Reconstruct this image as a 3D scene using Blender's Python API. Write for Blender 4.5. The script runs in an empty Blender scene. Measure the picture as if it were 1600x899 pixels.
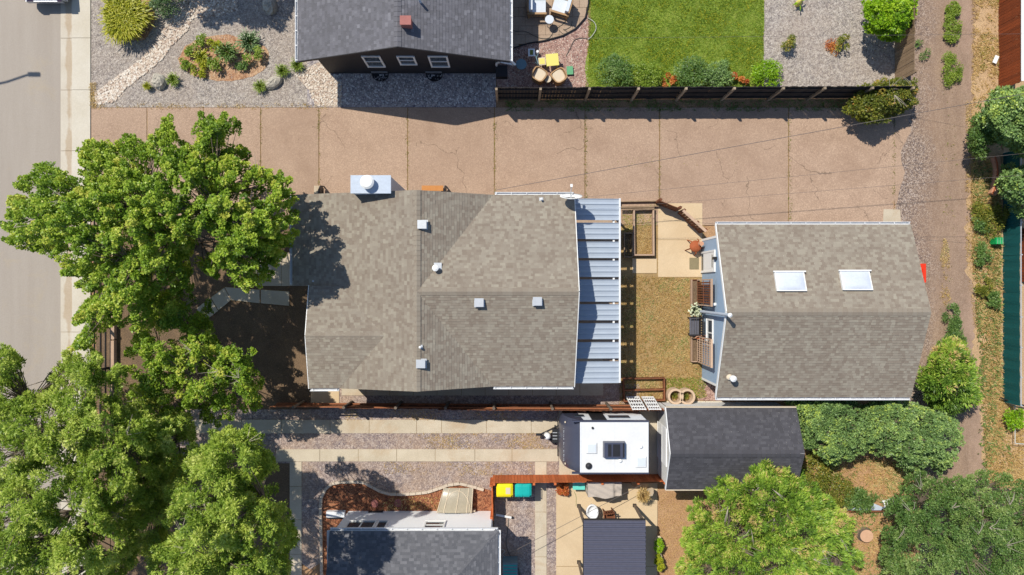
import bpy, math, random
import numpy as np
from mathutils import Vector, Matrix
R = math.radians
random.seed(7)
S = bpy.context.scene
COL = S.collection

# ---------------------------------------------------------------- camera, sky, sun, exposure
H = 31.4                      # drone height above the ground
FP = 1067.0                   # focal length in pixels of a 1600 px wide picture
SUN = (0.474, -0.504)         # shadow shift on the ground per metre of height
cam = bpy.data.cameras.new('camera'); camo = bpy.data.objects.new('camera', cam); COL.objects.link(camo)
camo.location = (0, 0, H); cam.sensor_width = 36; cam.lens = 36 * FP / 1600
cam.clip_start = 0.5; cam.clip_end = 500
S.camera = camo
elev = math.atan2(1, math.hypot(*SUN)); az = math.atan2(-SUN[0], -SUN[1])   # direction to the sun, from +Y towards +X
W = bpy.data.worlds.new("World"); S.world = W; W.use_nodes = True
nt = W.node_tree; sky = nt.nodes.new('ShaderNodeTexSky'); sky.sky_type = 'NISHITA'; sky.sun_disc = False
sky.sun_elevation = elev; sky.sun_rotation = az; sky.altitude = 1600
nt.links.new(sky.outputs[0], nt.nodes['Background'].inputs[0]); nt.nodes['Background'].inputs[1].default_value = 0.14
sl = bpy.data.lights.new('sun', 'SUN'); so = bpy.data.objects.new('sun', sl); COL.objects.link(so)
sl.energy = 4.75; sl.angle = R(0.5); sl.color = (1.0, 0.945, 0.845)
so.rotation_euler = Vector((SUN[0], SUN[1], -1)).to_track_quat('-Z', 'Y').to_euler()
so.location = (-10, 10, 30)
S.view_settings.view_transform = 'Standard'; S.view_settings.look = 'None'
S.view_settings.exposure = 0.08; S.view_settings.gamma = 1.0
S.render.engine = 'CYCLES'
S.cycles.max_bounces = 6

# ---------------------------------------------------------------- helpers
def P(px, py, z=0.0):
    k = (H - z) / FP
    return ((px - 800) * k, (449.5 - py) * k, z)
def P2(px, py, z=0.0):
    a = P(px, py, z); return (a[0], a[1])
def lin(c): return tuple(((v / 255) / 12.92 if v / 255 <= 0.04045 else ((v / 255 + 0.055) / 1.055) ** 2.4) for v in c)
def A(r, g, b, k=0.78):       # albedo of a surface seen as r,g,b in full sun
    return tuple(min(v * k, 0.85) for v in lin((r, g, b))) + (1,)

class MB:
    def __init__(s): s.v = []; s.f = []; s.t = []; s.m = []
    def add(s, vs, fs, tint=0.5, mi=0):
        n = len(s.v); s.v += [tuple(v) for v in vs]; s.f += [tuple(i + n for i in f) for f in fs]
        s.t += [tint] * len(fs); s.m += [mi] * len(fs); return s
    def box(s, c, d, rz=0.0, tint=0.5, taper=1.0, mi=0):       # centre, full size; taper scales the bottom
        x, y, z = d[0] / 2, d[1] / 2, d[2] / 2; ca, sa = math.cos(rz), math.sin(rz); vs = []
        for zz, k in ((-z, taper), (z, 1)):
            for xx, yy in ((-x, -y), (x, -y), (x, y), (-x, y)):
                xx *= k; yy *= k
                vs.append((c[0] + xx * ca - yy * sa, c[1] + xx * sa + yy * ca, c[2] + zz))
        return s.add(vs, [(3, 2, 1, 0), (4, 5, 6, 7), (0, 1, 5, 4), (1, 2, 6, 5), (2, 3, 7, 6), (3, 0, 4, 7)], tint, mi)
    def bb(s, x0, x1, y0, y1, z0, z1, **k):
        return s.box(((x0 + x1) / 2, (y0 + y1) / 2, (z0 + z1) / 2), (x1 - x0, y1 - y0, z1 - z0), **k)
    def beam(s, a, b, w, h, tint=0.5):
        a = Vector(a); b = Vector(b); d = (b - a).normalized()
        up = Vector((0, 0, 1)) if abs(d.z) < .95 else Vector((0, 1, 0))
        r = d.cross(up).normalized() * w / 2; u = r.cross(d).normalized() * h / 2
        vs = [a - r - u, a + r - u, a + r + u, a - r + u, b - r - u, b + r - u, b + r + u, b - r + u]
        return s.add(vs, [(0, 1, 2, 3), (7, 6, 5, 4), (1, 0, 4, 5), (2, 1, 5, 6), (3, 2, 6, 7), (0, 3, 7, 4)], tint)
    def tube(s, a, b, r0, r1=None, n=8, tint=0.5, cap=True):
        r1 = r0 if r1 is None else r1; a = Vector(a); b = Vector(b); d = (b - a)
        if d.length < 1e-5: return s
        d.normalize(); x = d.orthogonal().normalized(); y = d.cross(x); vs = []
        for p, r in ((a, r0), (b, r1)):
            for i in range(n):
                t = 2 * math.pi * i / n; vs.append(p + x * math.cos(t) * r + y * math.sin(t) * r)
        fs = [(i, (i + 1) % n, n + (i + 1) % n, n + i) for i in range(n)]
        if cap: fs += [tuple(range(n))[::-1], tuple(range(n, 2 * n))]
        return s.add(vs, fs, tint)
    def path(s, pts, r, n=6, tint=0.5):
        for i in range(len(pts) - 1):
            ra = r[i] if isinstance(r, (list, tuple)) else r; rb = r[i + 1] if isinstance(r, (list, tuple)) else r
            s.tube(pts[i], pts[i + 1], ra, rb, n, tint, cap=(i in (0, len(pts) - 2)))
        return s
    def lathe(s, prof, c=(0, 0, 0), n=20, sx=1.0, sy=1.0, tint=0.5, rz=0.0):    # prof: (r, z) from bottom to top
        vs = []
        for r, z in prof:
            for i in range(n):
                t = 2 * math.pi * i / n; x = math.cos(t) * r * sx; y = math.sin(t) * r * sy
                vs.append((c[0] + x * math.cos(rz) - y * math.sin(rz), c[1] + x * math.sin(rz) + y * math.cos(rz), c[2] + z))
        fs = []
        for k in range(len(prof) - 1):
            for i in range(n): fs.append((k * n + i, k * n + (i + 1) % n, (k + 1) * n + (i + 1) % n, (k + 1) * n + i))
        fs += [tuple(range(n))[::-1], tuple(range((len(prof) - 1) * n, len(prof) * n))]
        return s.add(vs, fs, tint)
    def prism(s, poly, z0, z1, tint=0.5):
        n = len(poly); a = sum(poly[i][0] * poly[(i + 1) % n][1] - poly[(i + 1) % n][0] * poly[i][1] for i in range(n))
        if a < 0: poly = poly[::-1]
        vs = [(x, y, z0) for x, y in poly] + [(x, y, z1) for x, y in poly]
        return s.add(vs, [tuple(range(n))[::-1], tuple(range(n, 2 * n))] + [(i, (i + 1) % n, n + (i + 1) % n, n + i) for i in range(n)], tint)
    def xprism(s, prof, y0, y1, tint=0.5):                     # profile (x, z) extruded along y
        n = len(prof); vs = [(x, y0, z) for x, z in prof] + [(x, y1, z) for x, z in prof]
        return s.add(vs, [tuple(range(n)), tuple(range(n, 2 * n))[::-1]] + [((i + 1) % n, i, n + i, n + (i + 1) % n) for i in range(n)], tint)

def wloc(o):
    v = Vector((0, 0, 0))
    while o is not None: v += o.location; o = o.parent
    return v
def ob(name, mb, m, parent=None, smooth=False, world=True, **props):
    me = bpy.data.meshes.new(name)
    off = wloc(parent) if (parent is not None and world) else Vector((0, 0, 0))
    me.from_pydata([(v[0] - off.x, v[1] - off.y, v[2] - off.z) for v in mb.v], [], mb.f); me.update()
    a = me.attributes.new('tint', 'FLOAT', 'FACE'); a.data.foreach_set('value', mb.t)
    if isinstance(m, (list, tuple)):
        for q in m: me.materials.append(q)
        me.polygons.foreach_set('material_index', mb.m)
    else: me.materials.append(m)
    if smooth: me.polygons.foreach_set('use_smooth', [True] * len(me.polygons))
    o = bpy.data.objects.new(name, me); COL.objects.link(o)
    if parent is not None: o.parent = parent
    for k, v in props.items():
        if v is not None: o[k] = v
    return o
def thing(name, label, cat, loc=(0, 0, 0), group=None):
    o = bpy.data.objects.new(name, None); COL.objects.link(o); o.location = loc; o.empty_display_size = 0.2
    o['label'] = label; o['category'] = cat
    if group: o['group'] = group
    return o
def inst(me, name, parent, loc, rz=0.0, sc=(1, 1, 1), rot=None):
    o = bpy.data.objects.new(name, me); COL.objects.link(o); o.parent = parent
    o.location = Vector(loc) - wloc(parent); o.rotation_euler = rot if rot else (0, 0, rz); o.scale = sc
    return o
def struct(name, mb, m, **k): return ob(name, mb, m, kind='structure', **k)
def sheet(name, pts, z, m, px=True, rag=0.0):
    poly = [P2(*p) for p in pts] if px else pts
    if rag:
        rr = random.Random(len(pts) * 13 + int(abs(pts[0][0]))); q = []
        for i in range(len(poly)):
            a = Vector(poly[i]); b = Vector(poly[(i + 1) % len(poly)]); L = (b - a).length; k = max(1, min(160, int(L / .16))); nn = Vector((-(b - a).y, (b - a).x)).normalized(); w = 0
            for j in range(k):
                w = w * .7 + rr.uniform(-1, 1) * rag; q.append(tuple(a.lerp(b, j / k) + nn * (w if j else 0)))
        poly = q
    n = len(poly); a = sum(poly[i][0] * poly[(i + 1) % n][1] - poly[(i + 1) % n][0] * poly[i][1] for i in range(n))
    if a < 0: poly = poly[::-1]
    return struct(name, MB().add([(x, y, z) for x, y in poly], [tuple(range(n))]), m)
def dup(o, parent=None):
    c = o.copy(); COL.objects.link(c)
    if parent is not None: c.parent = parent
    for ch in o.children: dup(ch, c)
    return c

# ---------------------------------------------------------------- materials
class NT:
    def __init__(s, name):
        s.m = bpy.data.materials.new(name); s.m.use_nodes = True; s.t = s.m.node_tree; s.b = s.t.nodes['Principled BSDF']
        tc = s.n('ShaderNodeTexCoord'); s.co = tc.outputs['Object']; s.uv = tc.outputs['UV']
    def n(s, typ, **k):
        x = s.t.nodes.new(typ)
        for a, b in k.items(): setattr(x, a, b)
        return x
    def l(s, a, b): s.t.links.new(a, b)
    def noise(s, scale, detail=4, rough=.55, stretch=None, dist=0.0):
        x = s.n('ShaderNodeTexNoise'); x.inputs['Scale'].default_value = scale; x.inputs['Detail'].default_value = detail
        x.inputs['Roughness'].default_value = rough; x.inputs['Distortion'].default_value = dist
        if stretch:
            mp = s.n('ShaderNodeMapping'); mp.inputs['Scale'].default_value = stretch; s.l(s.co, mp.inputs[0]); s.l(mp.outputs[0], x.inputs[0])
        else: s.l(s.co, x.inputs[0])
        return x.outputs['Fac']
    def vor(s, scale, feature='F1'):
        x = s.n('ShaderNodeTexVoronoi', feature=feature); x.inputs['Scale'].default_value = scale; s.l(s.co, x.inputs[0]); return x
    def ramp(s, fac, stops, interp='LINEAR'):
        x = s.n('ShaderNodeValToRGB'); x.color_ramp.interpolation = interp; e = x.color_ramp.elements
        while len(e) < len(stops): e.new(0.5)
        for i, (p, c) in enumerate(stops): e[i].position = p; e[i].color = c if len(c) == 4 else tuple(c) + (1,)
        s.l(fac, x.inputs[0]); return x.outputs[0]
    def mix(s, f, a, b, mode='MIX'):
        x = s.n('ShaderNodeMix', data_type='RGBA', blend_type=mode)
        for v, i in ((f, 0), (a, 6), (b, 7)):
            if hasattr(v, 'links'): s.l(v, x.inputs[i])
            else: x.inputs[i].default_value = v
        return x.outputs[2]
    def math(s, op, a, b=0.0):
        x = s.n('ShaderNodeMath', operation=op)
        for v, i in ((a, 0), (b, 1)):
            if hasattr(v, 'links'): s.l(v, x.inputs[i])
            else: x.inputs[i].default_value = v
        return x.outputs[0]
    def bump(s, h, strength=.4, dist=.02):
        x = s.n('ShaderNodeBump'); x.inputs['Strength'].default_value = strength; x.inputs['Distance'].default_value = dist
        s.l(h, x.inputs['Height']); s.l(x.outputs[0], s.b.inputs['Normal'])
    def done(s, col, rough=.8, metal=0.0, spec=.3):
        if hasattr(col, 'links'): s.l(col, s.b.inputs['Base Color'])
        else: s.b.inputs['Base Color'].default_value = col
        s.b.inputs['Roughness'].default_value = rough; s.b.inputs['Metallic'].default_value = metal
        s.b.inputs['Specular IOR Level'].default_value = spec
        return s.m
def sc(c, k): return tuple(min(v * k, .95) for v in c[:3]) + (1,)
def tintfac(n):
    a = n.n('ShaderNodeAttribute', attribute_name='tint'); return a.outputs['Fac']

def m_plain(name, c, rough=.7, metal=0.0, var=.12, scale=6, bump=.15, bs=60, spec=.3):
    n = NT(name); f = n.noise(scale, 5); f2 = n.noise(scale * 9, 3)
    col = n.ramp(f, [(.3, sc(c, 1 - var)), (.7, sc(c, 1 + var))])
    col = n.mix(.35, col, n.ramp(f2, [(.35, sc(c, 1 - var * 1.5)), (.65, sc(c, 1 + var))]))
    if bump: n.bump(n.noise(bs, 3), bump, .01)
    return n.done(col, rough, metal, spec)
def m_ground(name, a, b, scale=.9, fine=40, crack=None, stain=None, vary=0, bump=.35, rough=.9, speck=.3, speck_scale=28):
    n = NT(name)
    col = n.ramp(n.noise(scale, 7, .62), [(.32, a), (.68, b)])
    sp = n.noise(speck_scale, 3, .7)
    col = n.mix(speck, col, n.ramp(sp, [(.36, sc(a, .45)), (.5, sc(a, .95)), (.66, sc(b, 1.5))]))
    if stain:
        f = n.ramp(n.noise(.45, 6, .7, dist=.6), [(.52, (0, 0, 0)), (.72, (1, 1, 1))]); col = n.mix(n.math('MULTIPLY', f, .7), col, stain)
    if vary:
        oi = n.n('ShaderNodeObjectInfo'); col = n.mix(n.math('MULTIPLY', oi.outputs['Random'], vary * 3), col, sc(a, .82))
        f2 = n.ramp(n.noise(2.6, 5, .7, dist=1.0), [(.60, (0, 0, 0)), (.74, (1, 1, 1))]); col = n.mix(n.math('MULTIPLY', f2, .35), col, sc(a, .6))
    if crack:
        mp = n.n('ShaderNodeMapping'); d = n.n('ShaderNodeTexNoise'); d.inputs['Scale'].default_value = 1.3; d.inputs['Detail'].default_value = 8
        n.l(n.co, d.inputs[0]); mx = n.n('ShaderNodeVectorMath', operation='MULTIPLY_ADD')
        n.l(d.outputs['Color'], mx.inputs[0]); mx.inputs[1].default_value = (1.1, 1.1, 0); n.l(n.co, mx.inputs[2])
        v = n.n('ShaderNodeTexVoronoi', feature='DISTANCE_TO_EDGE'); v.inputs['Scale'].default_value = .36; n.l(mx.outputs[0], v.inputs[0])
        g = n.math('GREATER_THAN', n.noise(.5, 2), .53)
        c = n.math('MULTIPLY', n.math('LESS_THAN', v.outputs[0], .0042), g); col = n.mix(n.math('MULTIPLY', c, .5), col, crack)
    n.bump(n.noise(fine, 4, .7), bump, .012)
    return n.done(col, rough)
def m_gravel(name, cols, cell=.05, patch=None, patch_amt=.5, bump=.8):
    n = NT(name); v = n.vor(1 / cell); s = n.n('ShaderNodeSeparateColor'); n.l(v.outputs['Color'], s.inputs[0])
    k = len(cols); col = n.ramp(s.outputs[0], [(i / k, c) for i, c in enumerate(cols)], 'CONSTANT')
    v2 = n.vor(.45 / cell); s2 = n.n('ShaderNodeSeparateColor'); n.l(v2.outputs['Color'], s2.inputs[0])
    col = n.mix(.4, col, n.ramp(s2.outputs[1], [(i / k, c) for i, c in enumerate(cols[::-1])], 'CONSTANT'))
    if patch:
        f = n.ramp(n.noise(.55, 6, .65), [(.42, (0, 0, 0)), (.66, (1, 1, 1))]); col = n.mix(n.math('MULTIPLY', f, patch_amt), col, patch)
    n.bump(n.math('SUBTRACT', 1.0, v.outputs['Distance']), bump, cell * .6)
    return n.done(col, .92)
def m_tint(name, stops, rough=.85, extra=None, bump=.25, bs=90, metal=0, spec=.3, noise_amt=.35, nscale=.8, stretch=None):   # stops over the per-piece tint attribute
    n = NT(name); t = tintfac(n)
    f = n.math('ADD', n.math('MULTIPLY', t, 1 - noise_amt), n.math('MULTIPLY', n.noise(nscale, 5, .6, stretch=stretch), noise_amt))
    col = n.ramp(f, stops)
    g = n.noise(bs, 3, .7, stretch=stretch); col = n.mix(.2, col, n.ramp(g, [(.3, (.02, .02, .02, 1)), (.5, stops[len(stops) // 2][1]), (.7, sc(stops[-1][1], 1.3))]))
    wn = n.ramp(n.noise(.55, 6, .7, dist=.6), [(.40, (0, 0, 0)), (.68, (1, 1, 1))]); col = n.mix(n.math('MULTIPLY', wn, .28), col, sc(stops[0][1], .82))
    if bump: n.bump(g, bump, .006)
    return n.done(col, rough, metal, spec)
def m_wood(name, a, b, rough=.8):
    n = NT(name); oi = n.n('ShaderNodeObjectInfo'); f = n.noise(3.2, 6, .7, stretch=(1, 1, .25), dist=.3)
    col = n.ramp(f, [(.28, a), (.7, b)])
    col = n.mix(n.math('MULTIPLY', oi.outputs['Random'], .7), col, sc(a, .55))
    k = n.noise(40, 3, .6, stretch=(3, 3, .3)); col = n.mix(.3, col, n.ramp(k, [(.35, sc(a, .5)), (.6, sc(b, 1.2))]))
    n.bump(k, .3, .006); return n.done(col, rough)
def m_leaf(name, stops, rough=.42, trans=.38):
    n = NT(name); t = tintfac(n); col = n.ramp(t, stops)
    n.done(col, rough, 0, .35)
    tr = n.n('ShaderNodeBsdfTranslucent'); n.l(n.mix(.35, col, (.35, .45, .03, 1)), tr.inputs[0])
    mx = n.n('ShaderNodeMixShader'); mx.inputs[0].default_value = trans
    n.l(n.b.outputs[0], mx.inputs[1]); n.l(tr.outputs[0], mx.inputs[2])
    n.l(mx.outputs[0], n.t.nodes['Material Output'].inputs[0]); return n.m
def m_glass(name, c=(.03, .04, .05, 1), rough=.08):
    n = NT(name); return n.done(n.ramp(n.noise(2, 2), [(.3, c), (.7, sc(c, 2.0))]), rough, 0, .8)

M = {}
M['road'] = m_ground('street_concrete', A(172, 160, 146), A(184, 173, 159), scale=.35, stain=A(194, 176, 146), speck=.12)
M['gutter'] = m_ground('gutter_concrete', A(206, 193, 172), A(220, 210, 192), scale=.8, stain=A(178, 150, 110), speck=.12)
def m_gutter():
    n = NT('gutter_concrete_stained'); col = n.ramp(n.noise(.8, 6), [(.3, A(206, 194, 174)), (.7, A(220, 211, 194))])
    x = n.n('ShaderNodeSeparateXYZ'); n.l(n.co, x.inputs[0]); d = n.math('ABSOLUTE', n.math('ADD', x.outputs[0], 20.36)); w = n.math('MULTIPLY', n.math('SUBTRACT', n.noise(.55, 4, .6), .36), .9)
    f = n.n('ShaderNodeMapRange'); n.l(n.math('SUBTRACT', w, d), f.inputs[0]); f.inputs[1].default_value = -.04; f.inputs[2].default_value = .05
    col = n.mix(n.math('MULTIPLY', f.outputs[0], .55), col, A(176, 146, 108)); sp = n.noise(28, 3, .7); col = n.mix(.12, col, n.ramp(sp, [(.36, A(120, 110, 98)), (.6, A(230, 222, 206))]))
    n.bump(n.noise(60, 3), .2, .01); return n.done(col, .9)
M['gutter'] = m_gutter()
def m_road():
    n = NT('street_surface'); col = n.ramp(n.noise(1.0, 6, .6, stretch=(1.1, .10, 1)), [(.3, A(168, 156, 143)), (.7, A(184, 173, 160))])
    st = n.ramp(n.noise(.8, 6, .7, dist=.8), [(.56, (0, 0, 0)), (.72, (1, 1, 1))]); col = n.mix(n.math('MULTIPLY', st, .4), col, A(190, 170, 136))
    sp = n.ramp(n.noise(2.6, 5, .75), [(.66, (0, 0, 0)), (.72, (1, 1, 1))]); col = n.mix(n.math('MULTIPLY', sp, .25), col, A(130, 120, 110))
    g = n.noise(30, 3, .75); col = n.mix(.2, col, n.ramp(g, [(.35, A(110, 102, 94)), (.65, A(214, 204, 190))])); n.bump(g, .3, .01); return n.done(col, .9)
M['road'] = m_road()
M['walk'] = m_ground('sidewalk_concrete', A(212, 202, 182), A(224, 216, 200), scale=.8, speck=.12)
M['drive'] = m_ground('driveway_pink_concrete', A(182, 153, 130), A(207, 178, 153), scale=.8, vary=.16, crack=(.10, .07, .045, 1), stain=A(160, 132, 110), speck=.42, speck_scale=24)
M['joint'] = m_ground('joint_dirt', A(150, 112, 80), A(160, 140, 84), speck=.5)
M['patio'] = m_ground('patio_concrete', A(216, 190, 152), A(228, 204, 168), scale=.6, speck=.12, stain=A(205, 180, 145))
M['ribbon'] = m_ground('ribbon_concrete', A(200, 186, 162), A(220, 207, 184), scale=.9, speck=.16, stain=A(190, 160, 125))
M['alley_old'] = m_gravel('alley_gravel', [A(176, 146, 130), A(150, 122, 108), A(132, 112, 108), A(188, 158, 140)], .045, patch=A(176, 144, 118), patch_amt=.75, bump=.5)
M['alley_dark'] = m_gravel('alley_dark_gravel', [A(150, 128, 120), A(118, 98, 98), A(102, 88, 96), A(190, 168, 160)], .05, patch=A(150, 122, 104), patch_amt=.6)
def m_alley():
    n = NT('alley_dirt_and_gravel'); v = n.vor(1 / .04); q = n.n('ShaderNodeSeparateColor'); n.l(v.outputs['Color'], q.inputs[0])
    g = n.ramp(q.outputs[0], [(0, A(166, 146, 130)), (.3, A(136, 116, 102)), (.55, A(112, 98, 94)), (.8, A(190, 172, 158))], 'CONSTANT')
    d = n.ramp(n.noise(1.6, 7, .7, stretch=(1.4, .35, 1)), [(.3, A(148, 122, 102)), (.7, A(178, 150, 126))]); g2 = n.mix(.22, d, g)
    x = n.n('ShaderNodeSeparateXYZ'); n.l(n.co, x.inputs[0]); f = n.math('ADD', x.outputs[0], n.math('MULTIPLY', n.math('SUBTRACT', n.noise(.5, 6, .65), .5), 3.2))
    f = n.math('ADD', f, n.math('MULTIPLY', n.math('SUBTRACT', n.noise(4, 4, .7), .5), 1.2))
    mr = n.n('ShaderNodeMapRange'); mr.inputs[1].default_value = 18.3; mr.inputs[2].default_value = 19.6; n.l(f, mr.inputs[0])
    col = n.mix(mr.outputs[0], g, g2)
    mr2 = n.n('ShaderNodeMapRange'); mr2.inputs[1].default_value = 20.6; mr2.inputs[2].default_value = 21.4; n.l(f, mr2.inputs[0]); col = n.mix(n.math('MULTIPLY', mr2.outputs[0], .5), col, A(188, 158, 138))
    n.bump(n.math('SUBTRACT', 1.0, v.outputs['Distance']), .5, .02); return n.done(col, .92)
M['alley'] = m_alley()
M['soil'] = m_ground('dry_soil', A(172, 132, 96), A(202, 164, 124), scale=1.2, speck=.5, fine=25, bump=.6)
M['dark_soil'] = m_ground('dark_brown_soil', A(104, 86, 68), A(146, 120, 92), scale=1.5, speck=.5, fine=25, bump=.6)  # darker brown soil of the front yards, small bed and planters
M['dry_strip'] = m_ground('dry_grass_ground', A(188, 156, 120), A(212, 180, 138), scale=1.1, speck=.5, fine=30, bump=.6)
M['mulch_tan'] = m_gravel('tan_bark_mulch', [A(184, 144, 112), A(202, 166, 130), A(154, 114, 86), A(216, 182, 148)], .05, patch=A(186, 124, 86), patch_amt=.5, bump=.8)
M['mulch'] = m_gravel('bark_mulch', [A(142, 88, 62), A(168, 108, 76), A(110, 70, 54), A(192, 134, 96)], .05, bump=1)
M['gravel'] = m_gravel('front_yard_gravel', [A(192, 181, 168), A(156, 145, 134), A(130, 122, 118), A(210, 200, 188), A(168, 157, 150)], .042, patch=A(184, 164, 146), patch_amt=.35)
M['gravel_blue'] = m_gravel('crushed_blue_gravel', [A(200, 190, 184), A(148, 140, 142), A(122, 116, 126), A(176, 168, 168), A(216, 204, 196)], .055, patch=A(170, 158, 150), patch_amt=.3)
M['gravel_pink'] = m_gravel('pink_gravel', [A(188, 152, 138), A(160, 124, 112), A(208, 176, 160), A(136, 104, 98)], .05)
M['gravel_side'] = m_gravel('side_yard_gravel', [A(176, 158, 148), A(150, 134, 130), A(128, 116, 118), A(204, 188, 178)], .045, patch=A(196, 164, 132), patch_amt=.55)
M['river'] = m_gravel('river_stone_bed', [A(206, 190, 172), A(160, 138, 122), A(226, 212, 196)], .08)
M['lawn'] = m_ground('lawn_soil', A(116, 140, 44), A(150, 168, 66), scale=1, speck=.4)
M['drylawn'] = m_ground('dry_lawn_soil', A(158, 130, 90), A(190, 160, 108), scale=1.2, speck=.4)
M['flag'] = m_ground('patio_stone', A(172, 148, 126), A(196, 172, 148), scale=1.4, speck=.25)
TAN = [(.10, A(138, 124, 110)), (.38, A(150, 138, 123)), (.64, A(158, 148, 133)), (.92, A(172, 164, 147))]
M['sh_tan'] = m_tint('tan_shingle', TAN, .9, noise_amt=.2, nscale=2.2)
M['sh_grey'] = m_tint('grey_shingle', [(.2, A(98, 97, 101)), (.6, A(112, 111, 117)), (.8, A(122, 121, 127)), (.95, A(160, 160, 166))], .9, noise_amt=.3)
M['sh_dark'] = m_tint('charcoal_shingle', [(.2, A(74, 73, 77)), (.6, A(85, 84, 89)), (.9, A(97, 96, 100))], .9, noise_amt=.25, nscale=2)
M['sh_slate'] = m_tint('slate_shingle', [(.2, A(96, 97, 102)), (.6, A(110, 110, 114)), (.9, A(130, 130, 134))], .9, noise_amt=.2, nscale=2)
M['white'] = m_plain('white_paint', (.78, .78, .76, 1), .5, var=.04)
M['gutterw'] = m_plain('gutter_aluminium', (.68, .69, .70, 1), .45, var=.08, metal=.0)
M['black_side'] = m_plain('black_siding', (.022, .022, .026, 1), .6, var=.1)
M['blue_side'] = m_plain('blue_grey_siding', A(150, 172, 194, .95), .6, var=.06)
M['white_side'] = m_plain('white_siding', (.84, .85, .86, 1), .55, var=.02)
M['shed_side'] = m_plain('shed_siding', (.70, .70, .68, 1), .6, var=.05)
M['tan_side'] = m_plain('tan_siding', A(170, 160, 145), .7, var=.06)
M['metal'] = m_plain('galvanised_steel', (.44, .50, .58, 1), .5, .0, var=.1)
M['alu'] = m_plain('brushed_aluminium', (.5, .52, .54, 1), .4, .3, var=.08)
M['dark_metal'] = m_plain('dark_steel', (.03, .03, .034, 1), .45, .3)
M['glass'] = m_glass('window_glass')
M['awn'] = m_plain('awning_aluminium', A(178, 189, 202, .8), .45, .0, var=.05, scale=3)
M['navy'] = m_plain('navy_metal_roof', A(96, 97, 112, .9), .42, .2, var=.08)
M['brown_wood'] = m_wood('brown_wood', A(98, 58, 38), A(156, 98, 66))
M['rust_wood'] = m_wood('rust_stained_wood', A(84, 46, 28), A(182, 88, 42))
M['orange_wood'] = m_wood('orange_stained_wood', A(206, 100, 48), A(230, 134, 80))
M['black_wood'] = m_wood('dark_stained_fence', (.018, .017, .018, 1), (.05, .045, .042, 1))
M['grey_wood'] = m_wood('weathered_wood', A(124, 98, 74), A(190, 164, 134))
M['pale_wood'] = m_wood('pale_lumber', A(196, 160, 134), A(226, 196, 168))
M['post_wood'] = m_wood('post_wood', A(150, 130, 108), A(196, 178, 150))
M['bark'] = m_plain('bark', (.16, .125, .095, 1), .95, var=.35, scale=4, bump=.6, bs=30)
M['twig'] = m_plain('pale_twig', (.36, .31, .25, 1), .9, var=.25)
M['rock'] = m_plain('boulder_stone', A(196, 188, 172), .9, var=.25, scale=5, bump=.8, bs=9)
M['stones'] = m_tint('river_stones', [(.1, A(170, 138, 120)), (.4, A(220, 200, 178)), (.75, A(248, 240, 226))], .8, nscale=5)
M['terracotta'] = m_plain('terracotta', A(176, 96, 58), .8, var=.15)
M['clay'] = m_plain('pale_clay', A(214, 160, 128), .85, var=.12)
M['conc_pot'] = m_plain('cast_concrete', A(214, 186, 158), .9, var=.12, scale=9)
M['block'] = m_plain('edging_block', A(216, 200, 180), .9, var=.16, scale=8)
M['yellow'] = m_plain('yellow_plastic', A(250, 226, 30, .85), .45, var=.04)
M['teal'] = m_plain('teal_plastic', A(28, 178, 170, .85), .45, var=.06)
M['black_pl'] = m_plain('black_plastic', (.02, .02, .022, 1), .5)
M['aqua'] = m_plain('aqua_plastic', A(110, 216, 200, .85), .4, var=.05)
M['cover'] = m_plain('grey_canvas_cover', A(196, 184, 172), .9, var=.08, scale=4, bump=.5, bs=14)
M['cream'] = m_plain('cream_fabric', A(226, 210, 184), .85, var=.05)
M['wicker'] = m_plain('tan_wicker', A(186, 150, 110), .8, var=.2, scale=30)
M['cushion'] = m_plain('white_cushion', (.58, .62, .67, 1), .85, var=.04)
M['lemon'] = m_plain('lemon_paint', A(240, 226, 120), .5, var=.04)
M['slate_blue'] = m_plain('slate_blue_paint', A(120, 150, 160), .5, var=.08)
M['mint'] = m_plain('mint_cushion', A(110, 176, 130), .8, var=.08)
M['red'] = m_plain('red_plastic', A(232, 60, 30, .85), .5, var=.06)
M['hose'] = m_plain('hose_rubber', (.12, .11, .09, 1), .6)
M['pale_hose'] = m_plain('pale_hose', (.5, .5, .45, 1), .6)
M['mesh_green'] = m_plain('green_privacy_mesh', A(16, 84, 84, .9), .75, var=.12, scale=12)
M['tr_white'] = m_plain('trailer_white_roof', (.66, .66, .645, 1), .5, var=.05, scale=1.2)
M['tr_grey'] = m_plain('trailer_charcoal_gelcoat', A(78, 82, 100, .85), .3, .15, var=.05, spec=.5)
M['car'] = m_plain('car_paint_silver', (.42, .44, .48, 1), .3, .5, var=.03, spec=.6)
M['rubber'] = m_plain('tyre_rubber', (.02, .02, .02, 1), .9)
M['poly'] = m_plain('window_well_plastic', A(178, 168, 146), .25, var=.1, spec=.6)
M['cable'] = m_plain('cable_jacket', (.13, .11, .10, 1), .7)
M['pink_box'] = m_plain('brick_red_flashing', A(176, 112, 104), .7)
M['door_mat'] = m_plain('coir_mat', A(146, 134, 104), .95, var=.15, scale=30)
M['stump'] = m_plain('stump_wood', A(222, 178, 146), .9, var=.1)
G = lambda *c: A(*c, k=.98)
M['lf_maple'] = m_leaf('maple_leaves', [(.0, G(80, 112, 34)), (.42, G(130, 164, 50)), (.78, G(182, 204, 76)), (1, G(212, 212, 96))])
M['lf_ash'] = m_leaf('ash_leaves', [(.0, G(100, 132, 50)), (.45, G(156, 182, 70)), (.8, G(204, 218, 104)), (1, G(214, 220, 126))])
M['lf_hedge'] = m_leaf('hedge_leaves', [(.0, G(74, 102, 56)), (.5, G(116, 146, 82)), (.85, G(148, 176, 100)), (1, G(180, 198, 90))], trans=.2)
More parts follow.
